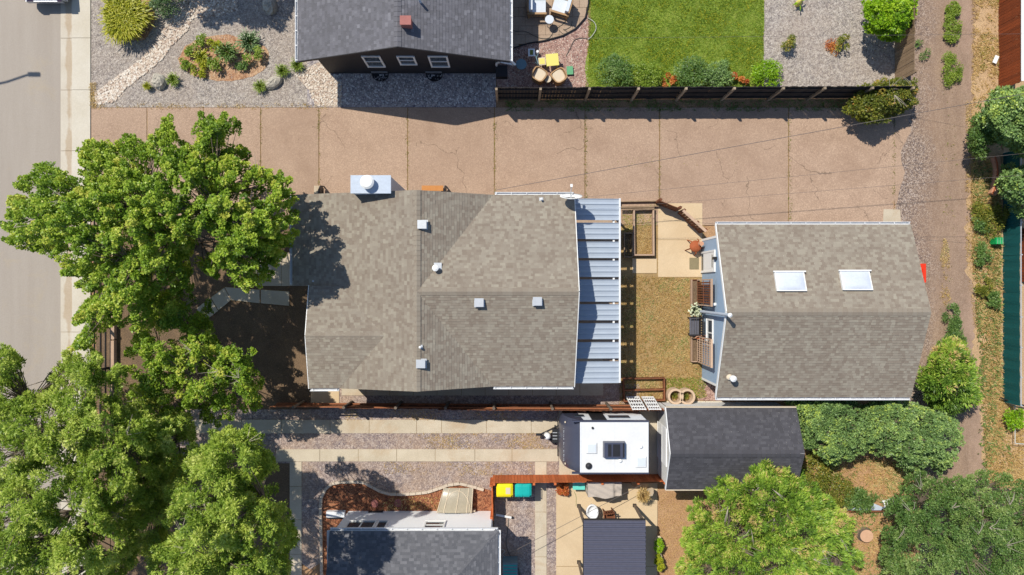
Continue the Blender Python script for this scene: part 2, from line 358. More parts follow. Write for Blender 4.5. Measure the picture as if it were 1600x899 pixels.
M['lf_feather'] = m_leaf('sumac_leaves', [(.0, G(76, 108, 44)), (.4, G(130, 168, 62)), (.66, G(170, 200, 78)), (.84, G(200, 214, 94)), (.93, G(228, 208, 140)), (1, G(226, 192, 132))])
M['lf_dark'] = m_leaf('dark_evergreen', [(.0, G(56, 80, 46)), (.5, G(90, 120, 70)), (1, G(140, 164, 104))], trans=.15)
M['lf_lime'] = m_leaf('lime_leaves', [(.0, G(92, 130, 20)), (.5, G(140, 184, 34)), (1, G(190, 216, 56))])
M['lf_olive'] = m_leaf('olive_leaves', [(.0, G(76, 88, 36)), (.5, G(132, 140, 56)), (.8, G(176, 160, 70)), (1, G(204, 150, 80))])
M['lf_grass'] = m_leaf('green_grass', [(.0, G(88, 120, 30)), (.5, G(136, 162, 56)), (1, G(198, 208, 104))])
M['lf_dry'] = m_leaf('dry_grass', [(.0, G(170, 132, 76)), (.5, G(216, 182, 120)), (.85, G(240, 216, 162)), (1, G(168, 174, 100))], rough=.8)
M['lf_gold'] = m_leaf('golden_grass', [(.0, G(96, 120, 22)), (.5, G(172, 178, 44)), (1, G(226, 214, 80))])
M['lf_weed'] = m_leaf('weed_leaves', [(.0, G(66, 98, 48)), (.5, G(108, 142, 72)), (1, G(160, 180, 104))])
M['lf_red'] = m_leaf('red_orange_leaves', [(.0, G(150, 60, 34)), (.5, G(206, 110, 60)), (1, G(236, 180, 90))])

# ---------------------------------------------------------------- foliage
def in_poly(x, y, poly):
    ins = np.zeros(len(x), bool); n = len(poly)
    for i in range(n):
        x1, y1 = poly[i]; x2, y2 = poly[(i + 1) % n]
        c = ((y1 > y) != (y2 > y)) & (x < (x2 - x1) * (y - y1) / ((y2 - y1) or 1e-9) + x1); ins ^= c
    return ins
def dist_poly(x, y, poly):
    d = np.full(len(x), 1e9); n = len(poly)
    for i in range(n):
        a = np.array(poly[i], float); b = np.array(poly[(i + 1) % n], float); ab = b - a
        t = np.clip(((x - a[0]) * ab[0] + (y - a[1]) * ab[1]) / (ab @ ab + 1e-9), 0, 1)
        d = np.minimum(d, np.hypot(x - a[0] - t * ab[0], y - a[1] - t * ab[1]))
    return d
def leaves_obj(name, pos, dirv, nrm, L, Wd, tint, m, parent=None, bend=0.0, **props):
    """one folded four-cornered leaf per row of pos"""
    n = len(pos); dirv = dirv / (np.linalg.norm(dirv, axis=1)[:, None] + 1e-9)
    side = np.cross(dirv, nrm); side /= (np.linalg.norm(side, axis=1)[:, None] + 1e-9); up = np.cross(side, dirv)
    L = L[:, None]; Wd = Wd[:, None]
    V = np.stack([pos, pos + dirv * L * .45 + side * Wd * .5 + up * Wd * .15,
                  pos + dirv * L - up * L * bend, pos + dirv * L * .45 - side * Wd * .5 + up * Wd * .15], 1)
    off = np.array(wloc(parent)) if parent is not None else np.zeros(3)
    V = (V - off).reshape(-1, 3); me = bpy.data.meshes.new(name)
    me.vertices.add(4 * n); me.vertices.foreach_set('co', V.ravel().astype(np.float32))
    me.loops.add(4 * n); me.loops.foreach_set('vertex_index', np.arange(4 * n, dtype=np.int32))
    me.polygons.add(n); me.polygons.foreach_set('loop_start', np.arange(0, 4 * n, 4, dtype=np.int32))
    me.update(calc_edges=True); me.validate()
    a = me.attributes.new('tint', 'FLOAT', 'FACE'); a.data.foreach_set('value', np.clip(tint, 0, 1).astype(np.float32))
    me.materials.append(m)
    o = bpy.data.objects.new(name, me); COL.objects.link(o)
    if parent is not None: o.parent = parent
    for k, v in props.items():
        if v is not None: o[k] = v
    return o
def tree(name, label, cat, poly, base, z0, z1, m, ntips=350, tip=(.8, .26), lpt=80, leaf=(.13, .10), seed=1, holes=(), group=None,
         gap=.45, spacing=.36, trunk_r=.16, elong=0.0, limb_n=9, world_poly=False, inner=.35, bend=.1, jitter=.9, tone=0.0, droop=0.0, twigs=0, lobes=None):
    rs = np.random.RandomState(seed); poly_a = []; am = .28 * (1 if world_poly else 34)
    for i in range(len(poly)):
        a_ = np.array(poly[i], float); b_ = np.array(poly[(i + 1) % len(poly)], float); k_ = max(1, int(np.hypot(*(b_ - a_)) / (am * 2.2)))
        for j_ in range(k_): poly_a.append(tuple(a_ + (b_ - a_) * j_ / k_ + rs.normal(0, am, 2) * (1 if j_ else .4)))
    xs = [p[0] for p in poly]; ys = [p[1] for p in poly]
    un = (lambda x, y, z: (x, y, z)) if world_poly else P
    root = thing(name, label, cat, (base[0], base[1], 0), group)
    ph = rs.rand(8) * 6.28
    tips = []; cell = {}; tries = 0
    pxm = 1.0 if world_poly else 34.0
    X = rs.uniform(min(xs), max(xs), 60000); Y = rs.uniform(min(ys), max(ys), 60000)
    k = in_poly(X, Y, poly_a)
    for hx, hy, hr in holes: k &= (np.hypot(X - hx, Y - hy) > hr)
    X = X[k]; Y = Y[k]; D = dist_poly(X, Y, poly_a); Dm = D.max()
    if lobes:
        LC = []
        for i in range(len(X)):
            p_ = (X[i] / pxm, Y[i] / pxm)
            if D[i] / pxm > lobes[1] * .35 and all(math.hypot(p_[0] - q_[0], p_[1] - q_[1]) > lobes[1] * 1.15 for q_ in LC): LC.append((*p_, rs.uniform(.8, 1.2), rs.normal(0, .12)))
            if len(LC) >= lobes[0]: break
        LA = np.array(LC)
    for i in range(len(X)):
        if len(tips) >= ntips: break
        x, y = X[i] / pxm, Y[i] / pxm
        nz = math.sin(x * 2.1 + ph[0]) * math.sin(y * 2.3 + ph[1]) + .6 * math.sin(x * 4.7 + y * 2.2 + ph[2]) * math.sin(y * 4.1 - x * 1.7 + ph[3])
        if nz < -gap and rs.rand() < .8: continue
        u = rs.rand(); dn = D[i] / Dm
        dome = math.sqrt(max(0, 1 - (1 - min(dn * 1.15, 1)) ** 2))
        zz = z0 + (z1 - z0) * dome * (rs.uniform(.82, 1.0) + .10 * nz) if u > inner else z0 + (z1 - z0) * dome * rs.uniform(.25, .75)
        if lobes:
            dl = np.hypot(LA[:, 0] - x, LA[:, 1] - y) / (lobes[1] * LA[:, 2]); j = int(np.argmin(dl)); q_ = dl[j]
            if q_ > 1.0 and rs.rand() < .5: continue
            zz = z0 + (z1 - z0) * min(1, D[i] / Dm * 2.4) ** .6 * .72 * (1 + 1.3 * LA[j, 3]) + lobes[1] * (math.sqrt(max(0, 1 - q_ * q_)) - .35) * 1.15 if u > inner * .6 else zz * .85
            nz = LA[j, 3] * 5 + .8 * (.5 - q_)
        ky = (int(x / spacing), int(y / spacing), int(zz / spacing / 1.5)); ok = True
        if ky in cell: continue
        cell[ky] = 1
        tips.append((*un(X[i], Y[i], zz), dn, nz))
    T = np.array(tips); n = len(T)
    C = np.array([T[:, 0].mean(), T[:, 1].mean(), z0 * .5])
    d = T[:, :3] - C; d /= np.linalg.norm(d, axis=1)[:, None]
    d[:, 2] = d[:, 2] * .6 + .15 - droop; d += rs.normal(0, .25, d.shape); d /= np.linalg.norm(d, axis=1)[:, None]
    tl = tip[0] * rs.uniform(.6, 1.3, n); tb = rs.normal(0, .18, n) + T[:, 4] * .05 + .14 * np.sin(T[:, 0] * 1.3 + ph[4]) * np.sin(T[:, 1] * 1.5 + ph[5])
    idx = np.repeat(np.arange(n), lpt); N = len(idx); t = rs.rand(N) ** .8
    rad = tip[1] * (1.05 - .75 * t) ** .7 * (.35 + .65 * rs.rand(N))
    rv = rs.normal(0, 1, (N, 3)); rv -= (rv * d[idx]).sum(1)[:, None] * d[idx]; rv /= np.linalg.norm(rv, axis=1)[:, None]
    rv[:, 2] = np.abs(rv[:, 2]) * .6 + rv[:, 2] * .4
    pos = T[idx, :3] + d[idx] * ((t - .55) * tl[idx])[:, None] + rv * rad[:, None]
    pos[:, 2] = np.maximum(pos[:, 2], .06)
    ld = rv * .8 + d[idx] * (.5 + elong) + rs.normal(0, .35, (N, 3)); ld[:, 2] -= .25
    nr = np.array([0, 0, 1.0]) + rs.normal(0, jitter * .5, (N, 3)) + rv * .5
    Ls = leaf[0] * rs.uniform(.65, 1.3, N); Ws = leaf[1] * rs.uniform(.7, 1.25, N)
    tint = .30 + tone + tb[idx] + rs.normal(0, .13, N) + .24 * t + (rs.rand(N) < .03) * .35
    leaves_obj('crown', pos, ld, nr, Ls, Ws, tint, m, root, bend)
    # trunk, limbs and twigs
    b = MB(); fork = Vector((base[0] + (C[0] - base[0]) * .25, base[1] + (C[1] - base[1]) * .25, min(z0 * .55, 2.2)))
    b.path([(base[0], base[1], -.05), (base[0], base[1], .35), tuple(fork)], [trunk_r * 1.5, trunk_r * 1.1, trunk_r * .9], 9)
    nodes = []
    order = rs.permutation(n)[:limb_n]
    for q in order:
        e = Vector(T[q, :3]); e = fork.lerp(e, .78); mid = fork.lerp(e, .5) + Vector((rs.normal(0, .35), rs.normal(0, .35), -.5))
        pts = [fork.lerp(mid, s) if s <= 1 else mid.lerp(e, s - 1) for s in (0, .5, 1, 1.5, 2)]
        b.path([tuple(p) for p in pts], [trunk_r * .6, trunk_r * .42, trunk_r * .28, trunk_r * .16, trunk_r * .07], 6); nodes += pts[1:]
    ND = np.array([tuple(p) for p in nodes])
    for q in range(n):
        if rs.rand() > .8: continue
        e = T[q, :3]; j = np.argmin(((ND - e) ** 2).sum(1) + (ND[:, 2] > e[2]) * .5); a = Vector(ND[j]); e = Vector(e)
        b.path([tuple(a), tuple(a.lerp(e, .55) + Vector((rs.normal(0, .06), rs.normal(0, .06), .05))), tuple(e)], [trunk_r * .12, .018, .006], 4)
    ob('trunk', b, M['bark'], root)
    if twigs:
        b = MB(); hi = [tuple(T[q, :3]) for q in range(n) if T[q, 2] > z0 + .4 * (z1 - z0)]
        for q in range(twigs):
            hx, hy, hr = holes[q % len(holes)] if holes and q % 2 == 0 else (0, 0, 0)
            p = Vector(un(hx + rs.normal(0, hr * .6), hy + rs.normal(0, hr * .6), z0 + .6 * (z1 - z0))) if hr else Vector(hi[rs.randint(len(hi))]) + Vector((0, 0, .1))
            a = rs.rand() * 6.28; dv = Vector((math.cos(a), math.sin(a), .15))
            for w in range(4):
                dd = Matrix.Rotation(rs.normal(0, .45), 3, 'Z') @ dv; ln = rs.uniform(.3, .8)
                b.path([tuple(p), tuple(p + dd * ln * .5 + Vector((0, 0, .05))), tuple(p + dd * ln + Vector((0, 0, rs.normal(.0, .08))))], [.014, .009, .004], 4)
        ob('bare_twigs', b, M['twig'], root, kind='stuff')
    return root
def blob(cx, cy, rx, ry, n=14, seed=0, wob=.18):
    rs = random.Random(seed); return [(cx + math.cos(a) * rx * (1 + rs.uniform(-wob, wob)), cy + math.sin(a) * ry * (1 + rs.uniform(-wob, wob)))
                                      for a in [2 * math.pi * i / n for i in range(n)]]
def plant(name, label, cat, px, py, r, h, m, n=900, leaf=(.09, .05), seed=1, ry=None, style='mound', group=None, tone=0.0, jag=.3, tufts=1):
    """a low plant: mound of leaves (px, py in photo pixels at ground, r and ry in metres)"""
    rs = np.random.RandomState(seed + 100); ry = ry or r; cx, cy = P2(px, py)
    if style == 'mound':
        k = max(6, int(n / 60)); ca = rs.rand(k) * 6.28; cr = np.sqrt(rs.rand(k)) * .85
        lc = np.stack([np.cos(ca) * cr * r, np.sin(ca) * cr * ry, h * (.35 + .55 * np.sqrt(1 - cr ** 2)) * rs.uniform(.75, 1.1, k)], 1)
        lt = rs.normal(0, .12, k); idx = rs.randint(0, k, n); rv = rs.normal(0, 1, (n, 3)); rv /= np.linalg.norm(rv, axis=1)[:, None]
        rv[:, 2] = np.abs(rv[:, 2]) * .8 - .1; lr = jag * min(r, ry) * (.5 + .6 * rs.rand(n))
        pos = lc[idx] + rv * lr[:, None]; pos[:, 2] = np.maximum(pos[:, 2], .03); ld = rv + rs.normal(0, .4, (n, 3)); ld[:, 2] -= .2
        nr = np.array([0, 0, 1.]) + rv * .6 + rs.normal(0, .35, (n, 3)); tint = .42 + tone + lt[idx] + rs.normal(0, .14, n) + .1 * rv[:, 2]
        L = leaf[0] * rs.uniform(.6, 1.3, n); Wd = leaf[1] * rs.uniform(.7, 1.3, n); bend = .15
    else:      # arching blades from the centre
        a = rs.rand(n) * 6.28; q = np.sqrt(rs.rand(n)); segs = 3; out = []
        base = np.stack([np.cos(a) * q * r * .35, np.sin(a) * q * ry * .35, np.full(n, .02)], 1); dirs = np.stack([np.cos(a), np.sin(a), np.zeros(n)], 1)
        dirs += rs.normal(0, .25, dirs.shape) * [1, 1, 0]
        if tufts > 1:
            ti = rs.randint(0, tufts, n); ta = rs.rand(tufts) * 6.28; tr = np.sqrt(rs.rand(tufts)) * .62; base = base * .5; base[:, 0] += (np.cos(ta) * tr)[ti] * r; base[:, 1] += (np.sin(ta) * tr)[ti] * ry
            dirs[:, 0] += (np.cos(ta) * tr)[ti] * .6; dirs[:, 1] += (np.sin(ta) * tr)[ti] * .6
        reach = (r if tufts == 1 else r * .62) * .65 * (.4 + .6 * q) * rs.uniform(.7, 1.25, n); top = h * rs.uniform(.6, 1.1, n)
        ts = np.linspace(0, 1, segs + 1); pts = [base + dirs * (reach * t)[:, None] + np.array([0, 0, 1.]) * (top * math.sin(min(t * 1.9, 2.6)))[:, None] for t in ts]
        pos = np.concatenate(pts[:-1]); ld = np.concatenate([pts[i + 1] - pts[i] for i in range(segs)]); L = np.linalg.norm(ld, axis=1) * 1.25
        nr = np.tile([0, 0, 1.], (n * segs, 1)) + rs.normal(0, .3, (n * segs, 3)); Wd = np.full(n * segs, leaf[1]); bend = .05
        tint = np.tile(.42 + tone + rs.normal(0, .16, n), segs) + np.repeat([-.12, .0, .14], n)
    o = leaves_obj(name, pos + np.array([0, 0, 0]), ld, nr, L, Wd, tint, m, None, bend)
    o.location = (cx, cy, 0); o['label'] = label; o['category'] = cat
    if group: o['group'] = group
    return o
def blades(name, poly, n, h, w, m, seed=1, px=True, tone=0.0, patch=.25, label=None, z=.01, lean=.6, dens=None):
    rs = np.random.RandomState(seed); poly = [P2(*p) for p in poly] if px else poly
    xs = [p[0] for p in poly]; ys = [p[1] for p in poly]; k = int(n * 2.2)
    X = rs.uniform(min(xs), max(xs), k); Y = rs.uniform(min(ys), max(ys), k); ok = in_poly(X, Y, poly)
    nz = .9 * np.sin(X * 17 + 3 * np.sin(Y * 5)) * np.sin(Y * 19 + 2 * np.sin(X * 7 + seed)) + np.sin(X * 1.7 + seed) * np.sin(Y * 2.1 + 1) + .7 * np.sin(X * 4.3 + Y * 2.9) * np.sin(Y * 5.1 - X * 2.3 + seed) + .5 * np.sin(X * 11 + 2) * np.sin(Y * 9.3 + X * 3)
    if dens is not None: ok &= (nz + rs.normal(0, .5, k) > dens)
    X = X[ok][:n]; Y = Y[ok][:n]; nz = nz[ok][:n]; n = len(X)
    a = rs.rand(n) * 6.28; d = np.stack([np.cos(a) * lean, np.sin(a) * lean, rs.uniform(.4, 1, n)], 1)
    nr = np.stack([-np.sin(a) * .2, np.cos(a) * .2, np.ones(n)], 1) + rs.normal(0, .2, (n, 3))
    tint = .45 + tone + patch * nz * .5 + rs.normal(0, .14, n)
    return leaves_obj(name, np.stack([X, Y, np.full(n, z)], 1), d, nr, h * rs.uniform(.6, 1.3, n), np.full(n, w) * rs.uniform(.7, 1.3, n), tint, m, None, .2, kind='stuff')
def stones(name, poly, n, smin, smax, m, seed=3, px=True, flat=.6, parent=None, world_z=0.0):
    rs = random.Random(seed); poly = [P2(*p) for p in poly] if px else poly; xs = [p[0] for p in poly]; ys = [p[1] for p in poly]
    b = MB(); c = 0
    oct_v = [(1, 0, 0), (0, 1, 0), (-1, 0, 0), (0, -1, 0), (.6, .6, .7), (-.6, .6, .75), (-.6, -.6, .7), (.6, -.6, .65)]
    while c < n:
        x = rs.uniform(min(xs), max(xs)); y = rs.uniform(min(ys), max(ys))
        if not in_poly(np.array([x]), np.array([y]), poly)[0]: continue
        s = rs.uniform(smin, smax) / 2; a = rs.uniform(0, 6.28); e = rs.uniform(.6, 1); ca, sa = math.cos(a), math.sin(a); vs = []
        for vx, vy, vz in oct_v:
            j = rs.uniform(.8, 1.2); X = vx * s * j; Y = vy * s * e * j; vs.append((x + X * ca - Y * sa, y + X * sa + Y * ca, world_z + vz * s * flat * 1.6))
        b.add(vs, [(0, 1, 4), (1, 5, 4), (1, 2, 5), (2, 6, 5), (2, 3, 6), (3, 7, 6), (3, 0, 7), (0, 4, 7), (4, 5, 6, 7)], rs.random()); c += 1
    return ob(name, b, m, parent, smooth=False, kind='stuff')

# ---------------------------------------------------------------- roofs of shingles
def clip(poly, ax, val, keep_less):
    out = []
    for i in range(len(poly)):
        p = poly[i]; q = poly[(i + 1) % len(poly)]
        a = (p[ax] <= val) if keep_less else (p[ax] >= val); b = (q[ax] <= val) if keep_less else (q[ax] >= val)
        if a: out.append(p)
        if a != b:
            t = (val - p[ax]) / (q[ax] - p[ax]); out.append((p[0] + (q[0] - p[0]) * t, p[1] + (q[1] - p[1]) * t))
    return out
def shingle_face(b, deck, pts, rh=.115, tw=.15, lift=.013, sd=0):
    """convex roof face; pts 3-D; tabs laid in courses up the slope"""
    p = [Vector(q) for q in pts]; nrm = (p[1] - p[0]).cross(p[2] - p[0])
    if nrm.z < 0: p = p[::-1]; nrm = -nrm
    nrm.normalize(); up = (Vector((0, 0, 1)) - nrm * nrm.z).normalized(); ua = up.cross(nrm).normalized()
    O = Vector((0, 0, 0)) + nrm * p[0].dot(nrm)
    uv = [((q - O).dot(ua), (q - O).dot(up)) for q in p]
    to3 = lambda u, v, h: O + ua * u + up * v + nrm * h
    th = .12; n = len(p)
    vs = [q + nrm * .0 for q in p] + [q - Vector((0, 0, th)) for q in p]
    deck.add(vs, [tuple(range(n)), tuple(range(n, 2 * n))[::-1]] + [((i + 1) % n, i, n + i, n + (i + 1) % n) for i in range(n)])
    v0 = min(q[1] for q in uv); v1 = max(q[1] for q in uv)
    for r in range(int(math.floor(v0 / rh)), int(math.ceil(v1 / rh)) + 1):
        band = clip(clip(uv, 1, r * rh, False), 1, (r + 1) * rh, True)
        if len(band) < 3: continue
        u0 = min(q[0] for q in band); u1 = max(q[0] for q in band); rs = random.Random(r * 7919 + sd * 31)
        off = rs.uniform(0, tw); k0 = int(math.floor((u0 - off) / tw)) - 1; k1 = int(math.ceil((u1 - off) / tw)) + 1
        for k in range(k0, k1 + 1):
            h = random.Random((k * 104729) ^ (r * 1299709) ^ sd); j0 = random.Random(k * 31 + r * 77 + sd).uniform(-.3, .3) * tw; j1 = random.Random((k + 1) * 31 + r * 77 + sd).uniform(-.3, .3) * tw
            a = off + k * tw + j0; c = off + (k + 1) * tw + j1
            t = clip(clip(band, 0, a, False), 0, c, True)
            if len(t) < 3: continue
            lf = lift * h.uniform(.7, 1.5); tint = h.random()
            V = [to3(q[0], q[1], .004 + lf * (1 - (q[1] - r * rh) / rh * .8)) for q in t]
            m = len(t); vs = V[:]; fs = [tuple(range(m))]
            for i in range(m):
                q, w = t[i], t[(i + 1) % m]
                if abs(q[1] - r * rh) < 1e-5 and abs(w[1] - r * rh) < 1e-5:
                    vs += [to3(q[0], q[1], 0), to3(w[0], w[1], 0)]; s0 = len(vs) - 2; fs.append((i, s0, s0 + 1, (i + 1) % m))
            b.add(vs, fs, tint)
def ridge_cap(b, a, c, w=.15, step=.2, lift=.014, seed=0):
    a = Vector(a); c = Vector(c); L = (c - a).length; d = (c - a) / L; s = Vector((-d.y, d.x, 0)).normalized(); rs = random.Random(seed)
    for i in range(int(L / step)):
        p = a + d * i * step; q = a + d * (i + 1) * step * 1.0; z = Vector((0, 0, 1)); t = .25 + rs.random() * .4
        l0 = lift + .012; l1 = lift
        vs = [p + s * w - z * (w * .3 - l0), p + z * l0, p - s * w - z * (w * .3 - l0), q + s * w - z * (w * .3 - l1), q + z * l1, q - s * w - z * (w * .3 - l1)]
        b.add(vs, [(0, 1, 4, 3), (1, 2, 5, 4)], t)
def lap(b, p0, p1, z0, ztop, step=.18, out=.015, inward=None):
    """lap siding on a vertical wall from p0 to p1 (2-D); ztop is a function of the fraction along the wall"""
    p0 = Vector(p0); p1 = Vector(p1); d = p1 - p0; nr = Vector((d.y, -d.x)).normalized()
    zmax = max(ztop(i / 20) for i in range(21)); k = 0; z = z0
    while z < zmax:
        zt = min(z + step, zmax)
        ok = [i / 60 for i in range(61) if ztop(i / 60) >= zt - 1e-4]
        if ok:
            for (za, zb) in ((z, zt),):
                # quad with the corners cut where the wall top slopes
                ob_ = [i / 60 for i in range(61) if ztop(i / 60) >= za + 1e-4]
                fa0, fa1, fb0, fb1 = min(ob_), max(ob_), min(ok), max(ok)
                A0 = p0 + d * fa0 + nr * out; A1 = p0 + d * fa1 + nr * out; B1 = p0 + d * fb1 + nr * .002; B0 = p0 + d * fb0 + nr * .002
                C0 = p0 + d * fa0; C1 = p0 + d * fa1
                b.add([(A0.x, A0.y, za), (A1.x, A1.y, za), (B1.x, B1.y, zb), (B0.x, B0.y, zb), (C0.x, C0.y, za), (C1.x, C1.y, za)], [(0, 1, 2, 3), (4, 5, 1, 0)])
        z += step
def window(parent, c, w, h, axis, sgn, split='h', proud=.05, sill=True, pane_m=None, blind=False):
    """window in a wall; axis 'x' = wall runs along x, sgn = outward sign on the other axis"""
    def bx(u0, u1, z0, z1, d0, d1):
        b = MB()
        if axis == 'x': y = sorted((c[1] + sgn * d0, c[1] + sgn * d1)); b.bb(c[0] + u0, c[0] + u1, y[0], y[1], c[2] + z0, c[2] + z1)
        else: x = sorted((c[0] + sgn * d0, c[0] + sgn * d1)); b.bb(x[0], x[1], c[1] + u0, c[1] + u1, c[2] + z0, c[2] + z1)
        return b
    t = .07; fr = MB()
    for q in (bx(-w / 2, w / 2, -h / 2, -h / 2 + t, 0, proud + .02), bx(-w / 2, w / 2, h / 2 - t, h / 2, 0, proud),
              bx(-w / 2, -w / 2 + t, -h / 2 + t, h / 2 - t, 0, proud), bx(w / 2 - t, w / 2, -h / 2 + t, h / 2 - t, 0, proud)):
        fr.v += []; n = len(fr.v); fr.add(q.v, q.f)
    wn = ob('window', fr, M['white'], parent)
    g = MB()
    if split == 'h':
        q = bx(-w / 2 + t, w / 2 - t, -.025, .025, .0, proud - .008); ob('meeting_rail', q, M['white'], wn)
        for a, c2 in ((-h / 2 + t, -.025), (.025, h / 2 - t)):
            ob('pane', bx(-w / 2 + t, w / 2 - t, a, c2, .003, .02), pane_m or M['glass'], wn)
    elif split == 'v':
        q = bx(-.025, .025, -h / 2 + t, h / 2 - t, .0, proud - .008); ob('mullion', q, M['white'], wn)
        for a, c2 in ((-w / 2 + t, -.025), (.025, w / 2 - t)):
            ob('pane', bx(a, c2, -h / 2 + t, h / 2 - t, .003, .02), pane_m or M['glass'], wn)
    else: ob('pane', bx(-w / 2 + t, w / 2 - t, -h / 2 + t, h / 2 - t, .003, .02), pane_m or M['glass'], wn)
    return wn
def gutter(parent, p0, p1, side, w=.11, mtl=None, straps=True, name='gutter'):
    """open half-box gutter from p0 to p1 (3-D), side = outward unit vector (x,y)"""
    p0 = Vector(p0); p1 = Vector(p1); s = Vector((side[0], side[1], 0)); z = Vector((0, 0, 1)); b = MB()
    for (o0, o1, z0, z1) in ((0, .012, -.1, 0), (w - .02, w, -.1, .012), (0.012, w - .02, -.1, -.085)):
        vs = []
        for p in (p0, p1): vs += [p + s * o0 + z * z0, p + s * o1 + z * z0, p + s * o1 + z * z1, p + s * o0 + z * z1]
        b.add(vs, [(0, 1, 2, 3), (7, 6, 5, 4), (0, 4, 5, 1), (1, 5, 6, 2), (2, 6, 7, 3), (3, 7, 4, 0)])
    if straps:
        L = (p1 - p0).length; k = int(L / .6); d = (p1 - p0) / L
        for i in range(k + 1):
            q = p0 + d * (i + .1) * L / (k + .2); b.beam(q + s * .01 + z * .006, q + s * (w - .01) + z * .006, .03, .008)
    return ob(name, b, mtl or M['gutterw'], parent)

# ================================================================ the setting
sheet('ground', [(-3200, -2600), (4800, -2600), (4800, 3500), (-3200, 3500)], -.03, M['soil'])
sheet('street', [(-2000, -1800), (95, -1800), (95, 2700), (-2000, 2700)], -.004, M['road'])
def slabs(name, m, x0, x1, y0, y1, xc=(), yc=(), top=.02, gap=.018, seed=0, joint='joint', base=True, parent=None, wob=.004):
    """a pavement: a joint-coloured base sheet and one slab per bay (pixels)"""
    rs = random.Random(seed)
    par = parent
    if base and parent is None: par = sheet(name, [(x0, y0), (x1, y0), (x1, y1), (x0, y1)], (top - .012 if top < .04 else top - .02) - .004, M[joint])
    xs = [x0] + [c for c in xc if x0 < c < x1] + [x1]; ys = [y0] + [c for c in yc if y0 < c < y1] + [y1]
    for i in range(len(xs) - 1):
        for j in range(len(ys) - 1):
            a = P2(xs[i], ys[j]); c = P2(xs[i + 1], ys[j + 1]); g = gap / 2
            b = MB().bb(a[0] + (g if i else 0), c[0] - (g if i < len(xs) - 2 else 0), c[1] + (g if j < len(ys) - 2 else 0), a[1] - (g if j else 0), -.06, top + rs.uniform(-wob, wob))
            ob('slab', b, m, par)
    return par
slabs('gutter_pan', M['gutter'], 95, 113, -300, 1200, yc=[-200, -90, 60, 141, 236, 330, 420, 519, 610, 700, 800, 900, 1010], top=.01, seed=1)
slabs('sidewalk', M['walk'], 113.6, 142, -300, 1200, yc=[-200, -90, 60, 141, 236, 330, 420, 519, 610, 700, 800, 900, 1010], top=.05, seed=2)
# front yard to the north: gravel, river stones, mulch
sheet('front_yard_gravel', [(142, -400), (480, -400), (480, 112), (536, 168), (142, 168)], .006, M['gravel'])
sheet('blue_gravel_strip', [(480, 60), (775, 60), (775, 168), (480, 168)], .010, M['gravel_blue'])
river = [(262, 32), (280, 24), (300, 30), (292, 50), (268, 72), (252, 96), (226, 116), (196, 140), (178, 160), (150, 164), (148, 148), (170, 130), (196, 112), (222, 92), (246, 68), (256, 46)]
sheet('river_stone_bed', river, .012, M['river'], rag=0.06)
stones('river_stones', river, 2100, .07, .15, M['stones'], seed=5)
riv2 = [(280, 2), (300, -10), (370, -14), (372, 16), (330, 26), (300, 30), (284, 26)]
sheet('upper_river_bed', riv2, .014, M['river'], rag=0.06); stones('upper_river_stones', riv2, 420, .07, .15, M['stones'], seed=6)
rv3 = [(462, 117), (500, 97), (517, 117), (534, 130), (534, 166), (492, 165), (482, 140)]
sheet('river_stone_patch', rv3, .014, M['river'], rag=0.05); stones('side_river_stones', rv3, 620, .06, .13, M['stones'], seed=7)
stones('blue_gravel_stones', [(520, 117), (772, 117), (772, 164), (536, 164)], 2100, .04, .11, M['cushion'] if False else m_tint('blue_stones', [(.1, A(120, 116, 120)), (.45, A(190, 184, 182)), (.7, A(250, 248, 244))], .85), seed=8)
stones('front_gravel_stones', [(144, 2), (480, 2), (470, 112), (500, 164), (146, 164)], 2600, .03, .06, m_tint('pea_stones', [(.1, A(130, 116, 112)), (.5, A(186, 172, 162)), (.95, A(226, 212, 200))], .9), seed=9)
sheet('mulch_bed', blob(351, 92, 71, 36, 22, 3, .05), .016, M['mulch_tan'], rag=0.03)
sheet('grass_mulch_ring', blob(206, 26, 38, 40, 18, 4, .07), .016, M['mulch_tan'], rag=0.04)
# the long pink driveway
dr = slabs('driveway', M['drive'], 143, 1396, 168.5, 352, xc=[230, 318, 407.5, 498.5, 637, 772.5, 914, 1030.5, 1232], top=.022, seed=4, gap=.04, wob=.002)
sheet('driveway_apron', [(1396, 168), (1424, 172), (1419, 186), (1423, 200), (1412, 226), (1408, 250), (1414, 270), (1404, 300), (1398, 330), (1409, 345), (1408, 352), (1396, 352)], .009, M['drive'], rag=0.05)
# alley
sheet('alley', [(1392, -400), (1532, -400), (1526, 200), (1520, 330), (1530, 470), (1548, 590), (1550, 760), (1510, 900), (1380, 1200), (1300, 1200), (1385, 760), (1400, 560)], .004, M['alley'])
sheet('alley_verge', [(1536, -200), (1570, -200), (1566, 260), (1566, 620), (1640, 640), (1640, 1200), (1490, 1200), (1540, 760), (1534, 640), (1524, 500), (1516, 400), (1516, 230)], .011, M['dry_strip'], rag=0.16)
sheet('east_yard', [(1568, -400), (2400, -400), (2400, 1300), (1568, 1300)], .003, M['dry_strip'])
